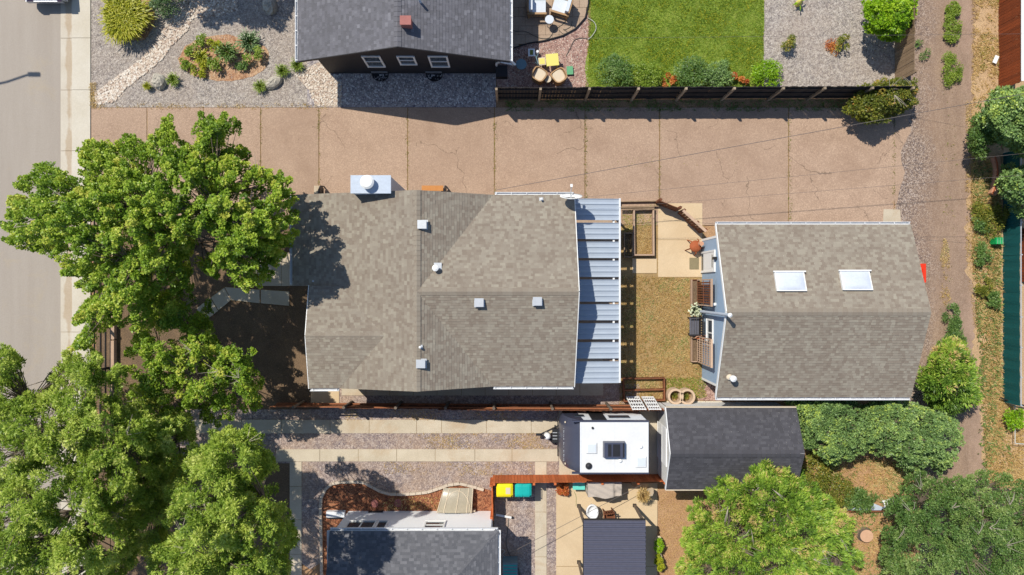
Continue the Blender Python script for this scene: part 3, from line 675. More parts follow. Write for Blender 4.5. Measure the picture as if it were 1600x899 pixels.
# north-east neighbour yard
sheet('back_yard_gravel', [(1193, -300), (1398, -300), (1398, 136), (1193, 136)], .006, M['gravel'])
lawnp = [(922, -300), (1193, -300), (1193, 128), (1160, 140), (922, 140), (914, 110), (922, 60)]
sheet('lawn', lawnp, .008, M['lawn'], rag=.03)
blades('lawn_grass', [(918, -25), (1193, -25), (1193, 138), (914, 138), (920, 100)], 52000, .055, .022, M['lf_grass'], seed=2, patch=.55, tone=-.04)
blades('lawn_grass_tips', [(918, -25), (1193, -25), (1193, 134), (916, 138)], 9000, .06, .03, M['lf_gold'], seed=5, patch=.3, dens=.2)
sheet('pink_gravel_bed', [(776, 20), (922, 20), (920, 140), (776, 140)], .004, M['gravel_pink'], rag=0.03)
stones('pink_stones', [(798, 60), (920, 30), (918, 138), (790, 138)], 900, .03, .06, M['stones'], seed=19)
pat = [(775, -200), (918, -200), (919, 6), (914, 28), (900, 44), (880, 56), (850, 64), (826, 68), (797, 77), (775, 83)]
patio = sheet('stone_patio', pat, .02, M['joint'])
pw = [P2(*p) for p in pat]
def tiles(par, polyw, x0, y0, tw, th, m, top, seed, name='paver', off=.5, n=(10, 12)):
    rs = random.Random(seed)
    for r in range(n[1]):
        for c in range(n[0]):
            ax = x0 + (c + (off if r % 2 else 0)) * tw; ay = y0 + r * th; g = .006
            t = clip(clip(clip(clip(polyw, 0, ax + g, False), 0, ax + tw - g, True), 1, ay + g, False), 1, ay + th - g, True)
            if len(t) < 3 or abs(sum(t[i][0] * t[(i + 1) % len(t)][1] - t[(i + 1) % len(t)][0] * t[i][1] for i in range(len(t)))) < .04: continue
            ob(name, MB().prism(t, .0, top + rs.uniform(-.004, .004)), m, par)
tiles(patio, pw, P2(775, 0)[0] - .2, P2(0, 84)[1], .62, .42, M['flag'], .055, 3, n=(9, 12))
# main house surroundings
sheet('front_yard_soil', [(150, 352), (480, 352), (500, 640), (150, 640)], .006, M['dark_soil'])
sheet('house_apron', [(456, 345), (905, 345), (905, 350), (456, 350)], .012, M['drive'])
sheet('south_side_gravel', [(480, 600), (1000, 600), (1000, 632), (480, 632)], .004, M['gravel_side'])
slabs('side_walk_slabs', M['patio'], 486, 530, 560, 630, xc=[], top=.03, seed=6)
slabs('south_walk', M['ribbon'], 534, 942, 560, 618, xc=[572, 609, 646, 683, 721, 758, 795, 832, 869, 906], top=.035, seed=7)
slabs('front_path', M['ribbon'], 400, 485, 395, 447, xc=[440], top=.03, seed=8)
pp = [(452, 455), (452, 478), (360, 470), (322, 500), (312, 478), (350, 448)]
pth = sheet('garden_path', pp, .01, M['joint']);
for q in ([(452, 456), (452, 478), (408, 474), (408, 453)], [(406, 453), (406, 474), (362, 469), (352, 449)], [(351, 450), (361, 469), (342, 485), (330, 465)], [(329, 466), (341, 486), (320, 502), (308, 482)]):
    ob('slab', MB().prism([P2(*p) for p in q], -.03, .04), M['ribbon'], pth)
# back yard between house and garage
sheet('back_yard_soil', [(900, 310), (1100, 330), (1100, 632), (900, 632)], .003, M['drylawn'], rag=0.04)
yardp = [(968, 430), (1092, 436), (1094, 570), (1104, 620), (968, 632)]
blades('dry_lawn_grass', yardp, 19000, .07, .022, M['lf_dry'], seed=7, patch=.5, dens=-1.0)
blades('green_lawn_patches', yardp, 3600, .07, .025, M['lf_weed'], seed=8, patch=.3, dens=.5, tone=.0)
blades('green_lawn_edge', [(1040, 590), (1104, 590), (1100, 622), (1036, 624)], 1300, .08, .025, M['lf_grass'], seed=9)
blades('patchy_north_grass', [(972, 336), (1018, 336), (1020, 400), (972, 400)], 2600, .06, .022, M['lf_dry'], seed=10, tone=.1)
blades('patchy_green_grass', [(972, 330), (1026, 318), (1026, 352), (972, 364)], 800, .06, .022, M['lf_grass'], seed=11, dens=.1)
slabs('back_patio', M['patio'], 1028, 1097, 318, 433, yc=[375], xc=[], top=.028, seed=9)
slabs('patio_step', M['patio'], 988, 1026, 404, 427, top=.03, seed=10)
slabs('covered_patio', M['flag'], 903, 966, 330, 600, yc=[375, 420, 465, 510, 555], xc=[], top=.03, seed=11)
slabs('shed_walk', M['walk'], 1040, 1128, 627, 636, xc=[1075, 1102], top=.03, seed=12)
sheet('garage_side_gravel', [(1092, 590), (1130, 600), (1130, 626), (1090, 626)], .008, M['gravel_pink'])
# south neighbour: ribbons and gravel
sheet('side_drive_gravel', [(260, 636), (1034, 636), (1034, 742), (770, 742), (772, 800), (455, 800), (455, 724), (260, 724)], .004, M['gravel_side'])
slabs('north_ribbon', M['ribbon'], 276, 873, 656, 677, xc=[330, 378, 440, 516, 577, 651, 690, 760, 830], top=.03, seed=13)
slabs('north_ribbon_end', M['ribbon'], 873.6, 1034, 641, 742, xc=[920, 975], top=.028, seed=14)
slabs('south_ribbon', M['ribbon'], 432, 872.5, 702, 721, xc=[500, 560, 620, 680, 742, 800], top=.03, seed=15)
slabs('ribbon_spur', M['ribbon'], 836, 854, 721.6, 1000, yc=[742, 800, 870, 930], top=.031, seed=16)
slabs('front_walk', M['ribbon'], 453, 471.5, 721.6, 1000, yc=[760, 812, 866, 920], top=.03, seed=17)
sheet('west_side_gravel', [(471, 724), (503, 740), (503, 878), (485, 890), (471, 880)], .009, M['gravel_side'])
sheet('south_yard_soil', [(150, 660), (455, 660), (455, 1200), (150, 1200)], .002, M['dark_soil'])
sheet('side_gravel_strip', [(772, 755), (869, 755), (869, 1100), (772, 1100)], .009, M['gravel_side'])
slabs('grill_patio', M['patio'], 869, 1027, 755, 1100, yc=[885], xc=[], top=.03, seed=18, gap=.02)
sheet('bare_side_yard', [(1027, 764), (1100, 764), (1100, 1100), (1027, 1100)], .006, M['soil'], rag=0.04)
mulchp = [(504, 900), (502, 800), (505, 768), (520, 756), (548, 753), (568, 754), (592, 766), (622, 771), (664, 768), (702, 757), (735, 757), (772, 768), (773, 802), (500, 1000)]
sheet('house_mulch_bed', mulchp, .014, M['mulch'])
blades('mulch_bed_litter', [(600, 778), (700, 775), (690, 796), (600, 798)], 260, .14, .03, M['lf_dry'], seed=14)
blades('side_weeds', [(540, 640), (870, 640), (870, 656), (540, 656)], 700, .09, .02, M['lf_dry'], seed=15, dens=.5)
blades('drive_litter', [(640, 676), (860, 676), (860, 702), (640, 702)], 1500, .05, .03, M['lf_dry'], seed=16, dens=.35)
blades('drive_litter_south', [(600, 722), (830, 722), (830, 744), (600, 740)], 900, .05, .03, M['lf_dry'], seed=17, dens=.5)
blades('fence_foot_weeds', [(790, 156), (1330, 156), (1330, 174), (790, 174)], 2600, .09, .03, M['lf_weed'], seed=18, dens=.1)
blades('driveway_edge_weeds', [(144, 162), (520, 162), (520, 171), (144, 171)], 700, .07, .025, M['lf_dry'], seed=19, dens=.3)
blades('joint_weeds', [(913, 180), (917, 180), (917, 330), (913, 330)], 220, .06, .03, M['lf_olive'], seed=20)
for xj_ in (407.5, 498.5, 637, 1030.5, 1396): blades('joint_weeds', [(xj_ - 2.4, 172), (xj_ + 2.4, 172), (xj_ + 2.4, 345), (xj_ - 2.4, 345)], 150, .05, .03, M['lf_olive'], seed=int(xj_), dens=.1)
blades('crack_weeds', [(900, 240), (1200, 250), (1200, 268), (900, 262)], 420, .05, .03, M['lf_olive'], seed=61, dens=1.0)
blades('joint_weeds_west', [(771, 190), (775, 190), (775, 300), (771, 300)], 120, .06, .03, M['lf_olive'], seed=21)
blades('joint_weeds_east', [(1230, 175), (1235, 175), (1237, 345), (1231, 345)], 160, .06, .03, M['lf_olive'], seed=22)
blades('curb_weeds', [(140, 130), (150, 130), (152, 168), (142, 168)], 420, .1, .02, M['lf_dry'], seed=23)
blades('verge_dry_grass', [(1518, -20), (1560, -20), (1562, 150), (1518, 160)], 4200, .12, .02, M['lf_dry'], seed=24, dens=.1)
blades('verge_scrub', [(1522, 150), (1562, 230), (1564, 620), (1590, 760), (1530, 760), (1528, 560), (1516, 400)], 5200, .17, .06, M['lf_weed'], seed=55, dens=.75, tone=.05)
blades('verge_scrub_olive', [(1530, 0), (1560, 0), (1562, 140), (1530, 160)], 700, .12, .04, M['lf_olive'], seed=56, dens=.9)
blades('verge_edge_grass', [(1508, 160), (1530, 160), (1528, 560), (1508, 400)], 2600, .10, .02, M['lf_dry'], seed=44, dens=.1)
blades('verge_dry_grass_south', [(1516, 240), (1562, 260), (1564, 620), (1600, 660), (1600, 760), (1540, 760), (1532, 560), (1518, 400)], 15000, .18, .025, M['lf_dry'], seed=25, dens=-.6)
blades('verge_weeds', [(1518, 250), (1560, 260), (1562, 600), (1540, 740), (1528, 560), (1520, 400)], 4200, .16, .04, M['lf_weed'], seed=26, dens=.15)
blades('alley_centre_grass', [(1474, 372), (1480, 380), (1484, 420), (1480, 440), (1484, 468), (1476, 480), (1468, 460), (1474, 430), (1468, 405)], 900, .08, .022, M['lf_dry'], seed=27, tone=.1, dens=-.3)
blades('alley_centre_weeds', [(1470, 20), (1496, 20), (1494, 360), (1482, 520), (1466, 520), (1472, 300)], 700, .07, .025, M['lf_olive'], seed=48, dens=1.0)
blades('wild_yard_weeds', [(1250, 716), (1430, 716), (1400, 899), (1320, 905), (1310, 800)], 3600, .16, .04, M['lf_weed'], seed=46, dens=.5)
blades('wild_yard_straw', [(1270, 700), (1420, 716), (1390, 780), (1290, 760)], 2600, .2, .02, M['lf_dry'], seed=47, dens=.2, tone=.15)
blades('bare_yard_grass', [(1030, 770), (1075, 770), (1072, 899), (1030, 899)], 1900, .05, .02, M['lf_dry'], seed=28)
blades('wild_yard_dry_grass', [(1255, 720), (1420, 720), (1430, 899), (1320, 905), (1300, 800)], 6500, .13, .025, M['lf_dry'], seed=29, dens=-.4)
sheet('wild_yard', [(1240, 690), (1440, 690), (1440, 1100), (1240, 1100)], .008, M['soil'], rag=0.1)

# ================================================================ boundary pieces: fences
def fence(name, label, cat, a, b, h, mats, bw=.14, side=-1, rails=(.3, .95, 1.5), posts=(), post_r=.05, post_h=None, group=None, gap=.008, jit=.02, rail_mat=None, post_mat=None, cap=None, hf=None, round_post=False):
    """board fence from a to b (2-D ground points); side=+1 puts rails and posts on the left of a->b"""
    a = Vector(a); b = Vector(b); L = (b - a).length; d = (b - a) / L; n = Vector((-d.y, d.x)) * side; rz = math.atan2(d.y, d.x); rs = random.Random(int(L * 100))
    root = thing(name, label, cat, ((a.x + b.x) / 2, (a.y + b.y) / 2, 0), group)
    bm_ = MB().box((0, 0, .5), (bw - gap, .02, 1.0)); me = None; k = int(L / bw)
    for i in range(k):
        p = a + d * (i + .5) * L / k; z = (hf(i / k) if hf else h) * rs.uniform(1 - jit, 1 + jit); off = rs.uniform(-.006, .006)
        if me is None: o = ob('board', bm_, mats, root, world=False); me = o.data
        else: o = bpy.data.objects.new('board', me); COL.objects.link(o); o.parent = root
        o.location = Vector((p.x + n.x * off, p.y + n.y * off, 0)) - root.location; o.rotation_euler = (rs.uniform(-.006, .006), 0, rz + rs.uniform(-.01, .01)); o.scale = (1, 1, z)
    for r in rails:
        m = MB(); q = n * .035; m.beam((a.x + q.x, a.y + q.y, r), (b.x + q.x, b.y + q.y, r), .04, .09); ob('rail', m, rail_mat or mats, root)
    for t in posts:
        p = a + d * t + n * .075; m = MB(); ph = post_h or h
        if round_post: m.tube((p.x, p.y, 0), (p.x, p.y, ph), post_r, post_r, 8)
        else: m.box((p.x, p.y, ph / 2), (post_r * 2, post_r * 2, ph), rz)
        ob('post', m, post_mat or mats, root)
    if cap: m = MB(); m.beam((a.x, a.y, h + .03), (b.x, b.y, h + .03), .12, .03); ob('cap_rail', m, cap, root)
    return root
def pxs(xs, y, x0, z=0): return [P2(x, y)[0] - x0 for x in xs]
a = P2(775, 155.5); b = P2(1398, 153.5)
fence('board_fence', 'long dark stained board fence with three rails along the north edge of the pink driveway', 'fence', a, b, 1.86, M['black_wood'], side=-1, rails=(.35, 1.0, 1.62),
      posts=pxs([777, 842, 914, 986, 1056, 1127, 1199, 1260, 1330, 1390], 155, a[0]), post_h=1.9, post_mat=M['post_wood'], jit=.012)
a = P2(1398, 131); b = (a[0] + .12, P2(0, 14)[1])
fence('board_fence', 'weathered brown board fence on the east side of the gravel yard, beside the alley', 'fence', a, (a[0] + .02, b[1] + 4.5), 1.55, M['grey_wood'], side=-1, rails=(.3, 1.3), posts=(.1, 2.4, 4.8), jit=.015)
a = P2(1560, 142)
fence('board_fence', 'rust red board fence with a white cap rail in the top right corner', 'fence', a, (a[0], a[1] + 9), 1.46, M['rust_wood'], side=-1, rails=(.3, 1.2), posts=(.1, 2.5, 5, 7.5), cap=M['white'], jit=.012)
a = (P2(436, 0)[0], -5.30); b = (P2(1034, 0)[0], -5.40)
fence('board_fence', 'brown wooden fence with round posts running along the south side of the tan roofed house', 'fence', a, b, 1.55, M['brown_wood'], side=1, rails=(.35, 1.2), hf=lambda t: .98 if t < .17 else (1.32 if t < .42 else 1.55),
      posts=pxs([475, 550, 627, 701, 773, 860, 947, 1032], 630, a[0]), post_h=1.6, post_r=.065, round_post=True, rail_mat=m_wood('rail_wood', A(168, 98, 60), A(206, 140, 100)), post_mat=M['bark'], jit=.035)
a = P2(770, 743); b = P2(1034, 741)
fence('board_fence', 'bright orange stained fence between the camping trailer and the two bins', 'fence', a, b, 1.2, M['orange_wood'], side=-1, rails=(.25, .95), posts=pxs([773, 833, 865, 936, 990, 1030], 743, a[0]), jit=.008)
a = P2(770.5, 745); b = P2(771.5, 800)
fence('board_fence', 'short orange stained return fence west of the yellow bin, meeting the white house', 'fence', a, b, 1.2, M['orange_wood'], side=-1, rails=(.25, .95), posts=(.08, 1.5), jit=.008)
# dark chainlink with green privacy mesh on the alley
r = thing('mesh_fence', 'chain link fence with dark green privacy mesh at the right edge of the photo', 'fence', (*P2(1566, 440), 0))
x0 = P2(1566.5, 0)[0]; ys = [P2(0, y)[1] for y in (240, 322, 351, 400, 446, 494, 540, 585, 628)]
for i in range(len(ys) - 1):
    m = MB(); rs = random.Random(i); n = 8
    for k in range(n):
        y0 = ys[i] + (ys[i + 1] - ys[i]) * k / n; y1 = ys[i] + (ys[i + 1] - ys[i]) * (k + 1) / n
        w0 = .02 * math.sin(k * 1.9 + i); w1 = .02 * math.sin((k + 1) * 1.9 + i)
        m.add([(x0 + w0, y0, .02), (x0 + w1, y1, .02), (x0 + w1 * .5, y1, 1.06), (x0 + w0 * .5, y0, 1.06), (x0 + w0 + .012, y0, .02), (x0 + w1 + .012, y1, .02), (x0 + w1 * .5 + .012, y1, 1.06), (x0 + w0 * .5 + .012, y0, 1.06)],
              [(0, 1, 2, 3), (7, 6, 5, 4), (3, 2, 6, 7)])
    ob('mesh_panel', m, M['mesh_green'], r)
for y in ys: ob('post', MB().tube((x0 + .05, y, 0), (x0 + .05, y, 1.14), .03, n=8), M['alu'], r)
ob('top_rail', MB().tube((x0 + .03, ys[0], 1.1), (x0 + .03, ys[-1], 1.1), .022, n=6), M['alu'], r)
# brown board wall beyond it
a = P2(1596, 357); b = P2(1596, 441)
fence('board_fence', 'brown wooden fence section behind the green mesh at the right edge', 'fence', a, b, 1.2, M['rust_wood'], side=1, rails=(.3, .9), posts=(.1, 2.3), jit=.02)
# rail fence by the west sidewalk
r = thing('rail_fence', 'dark two rail fence between the sidewalk and the shaded front yard', 'fence', (*P2(169, 510), 0))
xf = P2(170, 0)[0]
for y in (300, 375, 452, 510, 575, 650, 720): yy = P2(0, y)[1]; ob('post', MB().box((xf, yy, .58), (.1, .1, 1.16)), M['black_wood'], r)
for z in (.25, .62, 1.08): ob('rail', MB().beam((xf, P2(0, 290)[1], z), (xf, P2(0, 730)[1], z), .035, .09), M['black_wood'], r)
r = thing('retaining_timber', 'weathered timber wall edging the front yard behind the rail fence', 'retaining wall', (*P2(180, 520), 0))
for i, (ya, yb) in enumerate(((300, 378), (380, 455), (457, 530), (532, 575), (577, 660))):
    ob('timber', MB().bb(P2(176, 0)[0], P2(183, 0)[0], P2(0, yb)[1], P2(0, ya)[1], 0, .22 + .01 * (i % 2)), M['pale_wood'], r)

# ================================================================ main house
def house_face(name_list, root, faces, m, seed, rh=.115, tw=.15):
    deck = MB(); sh = MB()
    for i, f in enumerate(faces): shingle_face(sh, deck, f, rh, tw, sd=seed)
    rf = ob('roof', deck, M['white'], root); ob('shingles', sh, m, rf, kind='stuff'); return rf
hr = thing('house', 'large house with tan shingle roof and cross gables in the middle of the photo', 'house', (-3.3, -.1, 0))
xr, zr, N_, S_, Yr = -3.78, 4.3, 3.87, -4.13, -.165
zw = lambda x: zr - .26 * (xr - x)
XE, XEr = 2.60, 2.66
faces = [
    [(-9.16, .07, zw(-9.16)), (xr, .07, zr), (xr, N_, zr), (-9.16, N_, zw(-9.16))],
    [(-7.05, .07, zw(-7.05)), (-5.14, -1.94, zw(-5.14)), (xr, -1.94, zr), (xr, .07, zr)],
    [(-7.05, S_, zw(-7.05)), (xr, S_, zr), (xr, -1.94, zr), (-5.14, -1.94, zw(-5.14))],
    [(-8.31, -1.94, 3.95), (-8.31, .07, 3.45), (-7.05, .07, 3.45), (-5.14, -1.94, 3.95)],
    [(-8.31, -1.94, 3.95), (-5.14, -1.94, 3.95), (-7.05, S_, 3.45), (-8.31, S_, 3.45)],
    [(xr, N_, zr), (xr, Yr, zr), (-.80, N_, 2.9)], [(xr, S_, zr), (-.80, S_, 2.9), (xr, Yr, zr)],
    [(xr, Yr, zr), (XEr, Yr, zr), (XE, N_, 2.9), (-.80, N_, 2.9)], [(xr, Yr, zr), (-.80, S_, 2.9), (XE, S_, 2.9), (XEr, Yr, zr)]]
rf = house_face(None, hr, faces, M['sh_tan'], 3)
cap = MB(); ridge_cap(cap, (xr, S_, zr), (xr, N_, zr)); ridge_cap(cap, (xr, Yr, zr), (XEr, Yr, zr), seed=1); ridge_cap(cap, (-8.31, -1.94, 3.95), (-5.2, -1.94, 3.95), seed=2)
ob('ridge_cap', cap, M['sh_tan'], rf, kind='stuff')
b = MB(); b.prism([(-8.6, .3), (-8.6, 3.5), (2.2, 3.5), (2.2, -3.8), (-7.9, -3.8), (-7.9, .3)], 0, 2.75)
b.add([(-8.6, 3.5, 2.7), (xr, 3.5, 4.1), (-.8, 3.5, 2.75)], [(0, 1, 2)]); b.add([(-7.0, -3.8, 2.7), (-7.0, -3.8, 3.35), (xr, -3.8, 4.1), (-.8, -3.8, 2.75)], [(0, 3, 2, 1)])
b.add([(2.2, 3.5, 2.7), (2.2, Yr, 4.1), (2.2, -3.8, 2.7)], [(0, 1, 2)]); b.bb(-7.9, -7.0, -3.8, -.2, 2.7, 3.3); b.add([(-7.9, -3.8, 3.3), (-7.9, -1.94, 3.8), (-7.9, -.2, 3.3)], [(0, 1, 2)])
ob('wall', b, M['tan_side'], hr)
f = MB(); f.beam((XE + .01, N_, 2.84), (XEr + .01, Yr, 4.24), .03, .16); f.beam((XEr + .01, Yr, 4.24), (XE + .01, S_, 2.84), .03, .16)
f.beam((-8.32, .07, 3.39), (-8.32, -1.94, 3.89), .03, .14); f.beam((-8.32, -1.94, 3.89), (-8.32, S_, 3.39), .03, .14); ob('fascia', f, M['white'], hr)
gutter(hr, (-.72, N_ + .005, 2.88), (2.58, N_ + .005, 2.88), (0, 1)); gutter(hr, (-9.165, .1, 2.88), (-9.165, N_, 2.88), (-1, 0))
gutter(hr, (-.78, S_ - .005, 2.88), (2.58, S_ - .005, 2.88), (0, -1)); gutter(hr, (-8.28, S_ - .005, 3.43), (-7.1, S_ - .005, 3.43), (0, -1))
# chimney chase with its round cap
ch = ob('chimney', MB().bb(-6.37, -4.83, 3.76, 4.42, 0, 4.3), M['metal'], hr)
ob('chase_cap', MB().bb(-6.40, -4.80, 3.73, 4.45, 4.302, 4.34), M['metal'], ch)
ob('flue_cap', MB().lathe([(.13, 4.34), (.13, 4.5), (.13, 4.55)], (-5.69, 4.14, 0), 20).lathe([(.27, 4.55), (.275, 4.62), (.2, 4.68), (.0, 4.7)], (-5.69, 4.14, 0), 24), M['white'], ch, smooth=False)
def hz(x, y):  # roof height of the main house
    if x < xr: return zw(x)
    return max(zr - .35 * abs(y - Yr), zr - .47 * (x - xr))
for px, py in ((660, 351), (749, 473), (840, 471), (658, 568.5)):
    z = 3.9
    for _ in range(3): x, y = P2(px, py, z + .12); z = hz(x, y)
    v = MB().box((x, y, z + .06), (.30, .30, .22), taper=.9); o = ob('roof_vent', v, M['alu'], hr)
    ob('flashing', MB().box((x, y, z + .035), (.42, .38, .012)), M['alu'], o); ob('vent_hood', MB().box((x - .01, y, z + .185), (.36, .34, .03)), M['alu'], o)
for px, py, rr, h in ((680, 419, .13, .38), (656, 543, .05, .22), (846, 311, .05, .25), (357 / 4 + 400, 225 + 858 / 4, .02, .02)):
    z = 3.9
    for _ in range(3): x, y = P2(px, py, z + h); z = hz(x, y)
    v = MB().lathe([(rr * .6, z - .1), (rr * .6, z + h * .7), (rr, z + h * .72), (rr, z + h * .9), (rr * .4, z + h)], (x, y, 0), 16); o = ob('vent_pipe', v, M['white'] if h > .1 else M['alu'], hr)
    ob('flashing', MB().box((x, y, z + .03), (rr * 3.4, rr * 3.4, .012)), M['alu'], o)
# side doors/steps seen at the north wall
window(hr, (1.0, 3.5, 1.6), 1.3, 1.1, 'x', 1, 'v'); window(hr, (-2.4, 3.5, 1.6), 1.2, 1.1, 'x', 1, 'v'); window(hr, (-8.6, 2.0, 1.5), 1.6, 1.3, 'y', -1, 'v')
r = thing('side_bench', 'orange wooden plank bench against the north wall of the tan roofed house', 'bench', (*P2(677, 300), 0))
ob('seat', MB().bb(P2(661, 0)[0], P2(694, 0)[0], 4.38, 4.62, .42, .47), m_wood('golden_plank', A(214, 138, 70), A(230, 164, 100)), r)
for x in (664, 691): ob('leg', MB().bb(P2(x, 0)[0] - .03, P2(x, 0)[0] + .03, 4.41, 4.60, 0, .419), M['brown_wood'], r)
for px_, lab in ((697.5, 'small arched iron handrail east of the orange bench by the house wall'), (506.5, 'small arched iron handrail west of the metal chimney by the house wall')):
    x = P2(px_, 0)[0]; y0 = 3.9; r = thing('handrail', lab, 'handrail', (x, 4.1, 0))
    pts = [(x, y0 - .2, .0), (x, y0 - .2, .8), (x, y0 + .1, .92), (x, y0 + .48, .88), (x, y0 + .68, .6), (x, y0 + .74, 0)]
    ob('rail', MB().path(pts, .032, 6), M['dark_metal'], r); ob('panel', MB().beam((x, y0 - .15, .45), (x, y0 + .64, .45), .05, .6), M['dark_metal'], r)
slabs('door_step', M['ribbon'], 492, 503, 291, 304, top=.14, seed=31)
# satellite dish on the roof corner
x, y = 2.40, 3.62
r = thing('satellite_dish', 'white satellite dish on the north east corner of the tan roof', 'satellite dish', (x, y, 3.0))
ob('mast', MB().tube((x, 3.72, 2.9), (x, 3.72, 3.55), .03).tube((x, 3.72, 3.55), (x + .0, 3.66, 3.6), .03), M['alu'], r)
d = MB(); nn = 22; C0 = Vector((x, 3.62, 3.62)); ax = Vector((0.02, .93, .36)).normalized(); e1 = Vector((1, 0, 0)); e2 = ax.cross(e1).normalized()
vs = []
for side_ in (0, -.02):
    vs.append(C0 + ax * side_)
    for rr_, dd in ((.2, .02), (.36, .07), (.46, .115)):
        for i in range(nn):
            t = 2 * math.pi * i / nn; vs.append(C0 + ax * (dd + side_) + e1 * math.cos(t) * rr_ + e2 * math.sin(t) * rr_ * .92)
fs = []
for s0 in (0, 1 + 3 * nn):
    fs += [(s0, s0 + 1 + i, s0 + 1 + (i + 1) % nn) for i in range(nn)]
    for k in range(2): fs += [(s0 + 1 + k * nn + i, s0 + 1 + k * nn + (i + 1) % nn, s0 + 1 + (k + 1) * nn + (i + 1) % nn, s0 + 1 + (k + 1) * nn + i) for i in range(nn)]
s1 = 1 + 3 * nn; fs += [(1 + 2 * nn + i, 1 + 2 * nn + (i + 1) % nn, s1 + 1 + 2 * nn + (i + 1) % nn, s1 + 1 + 2 * nn + i) for i in range(nn)]
d.add(vs, fs); ob('reflector', d, M['white'], r, smooth=True)
tip_ = C0 + ax * .55 - Vector((0, 0, .12)); ob('feed_arm', MB().tube(C0 - e2 * 0.0 - Vector((0, 0, .3)), tip_, .018), M['alu'], r); ob('receiver', MB().box(tip_, (.09, .12, .08)), M['white'], r)

# ================================================================ patio awning of pans
r = thing('patio_awning', 'light blue aluminium patio cover with open gaps behind the tan roofed house', 'patio cover', (3.6, -.1, 0))
xa, xb = 2.58, 4.56; ZA = 2.22
groups = [(311, 344.5, 4), (348.5, 374, 3), (378, 403.5, 3), (407.5, 433, 3), (437, 471.5, 4), (475.5, 500.5, 3), (505, 530, 3), (534.5, 560, 3), (564.5, 598.5, 4)]
for ya, yb, n in groups:
    for i in range(n):
        A_ = P2(0, ya + (yb - ya) * i / n, ZA)[1]; B_ = P2(0, ya + (yb - ya) * (i + 1) / n, ZA)[1]
        z = ZA; m = MB(); t = .012; w = A_ - B_
        prof = [(B_, z + .045), (B_ + .012, z + .045), (B_ + .035, z + .012), (B_ + w * .35, z), (A_ - w * .35, z + .006), (A_ - .035, z + .015), (A_ - .010, z + .05), (A_ + .0, z + .05)]
        vs = []
        for (xx, dz) in ((xa, .10), (xb, 0)):
            vs += [(xx, q[0], q[1] + dz) for q in prof] + [(xx, q[0], q[1] + dz - t) for q in prof[::-1]]
        k = len(prof) * 2; m.add(vs, [tuple(range(k))[::-1], tuple(range(k, 2 * k))] + [(j, (j + 1) % k, k + (j + 1) % k, k + j) for j in range(k)])
        ob('pan', m, M['awn'], r)
ob('gutter', MB().bb(xb, xb + .07, -4.06, 3.8, ZA - .07, ZA + .09), M['gutterw'], r)
ob('beam', MB().bb(xb - .25, xb - .17, -4.0, 3.75, ZA - .18, ZA - .02), M['white'], r); ob('ledger', MB().bb(xa - .06, xa, -4.0, 3.75, ZA - .05, ZA + .085), M['white'], r)
for y in (3.6, 1.4, -.9, -3.9): ob('post', MB().bb(xb - .25, xb - .17, y - .04, y + .04, 0, ZA - .181), M['white'], r)
# ================================================================ garage
g = thing('garage', 'detached garage with tan shingle gable roof, two skylights and blue grey siding', 'garage', (12.7, -1, 0))
gx0, gx1, gN, gS, gR, ge, gr = 8.57, 16.76, 2.65, -4.62, -.985, 2.7, 4.1
rf = house_face(None, g, [[(gx0 + .02, gR, gr), (gx1, gR, gr), (gx1, gN, ge), (gx0, gN, ge)], [(gx0 + .02, gR, gr), (gx0, gS, ge), (gx1, gS, ge), (gx1, gR, gr)]], M['sh_tan'], 11)
cap = MB(); ridge_cap(cap, (gx0 + .05, gR, gr), (gx1, gR, gr), seed=5); ob('ridge_cap', cap, M['sh_tan'], rf, kind='stuff')
wx, wN, wS = 8.73, 2.22, -4.22
b = MB(); b.prism([(wx, wS), (16.5, wS), (16.5, wN), (wx, wN)], 0, 2.6); sl_ = 1.4 / 3.635
zt = lambda y: gr - .1 - sl_ * abs(y - gR)
for x in (wx, 16.5): b.add([(x, wN, 2.55), (x, wN, zt(wN)), (x, gR, zt(gR)), (x, wS, zt(wS)), (x, wS, 2.55)], [(0, 1, 2, 3, 4)])
wl = ob('wall', b, M['blue_side'], g)
lp = MB(); lap(lp, (wx, wN), (wx, wS), .1, lambda t: zt(wN + (wS - wN) * t) - .02, .18); ob('siding', lp, M['blue_side'], wl, kind='stuff')
f = MB(); f.beam((gx0 - .01, gN, ge - .04), (gx0, gR, gr - .04), .03, .15); f.beam((gx0, gR, gr - .04), (gx0 - .01, gS, ge - .04), .03, .15); ob('fascia', f, M['white'], g)
ob('corner_board', MB().bb(wx - .025, wx - .016, wN - .1, wN, 0, 2.7), M['white'], g); ob('corner_board', MB().bb(wx - .025, wx - .016, wS, wS + .1, 0, 2.7), M['white'], g)
gutter(g, (gx0, gN + .005, ge - .02), (gx1, gN + .005, ge - .02), (0, 1)); gutter(g, (gx0, gS - .005, ge - .02), (gx1, gS - .005, ge - .02), (0, -1))
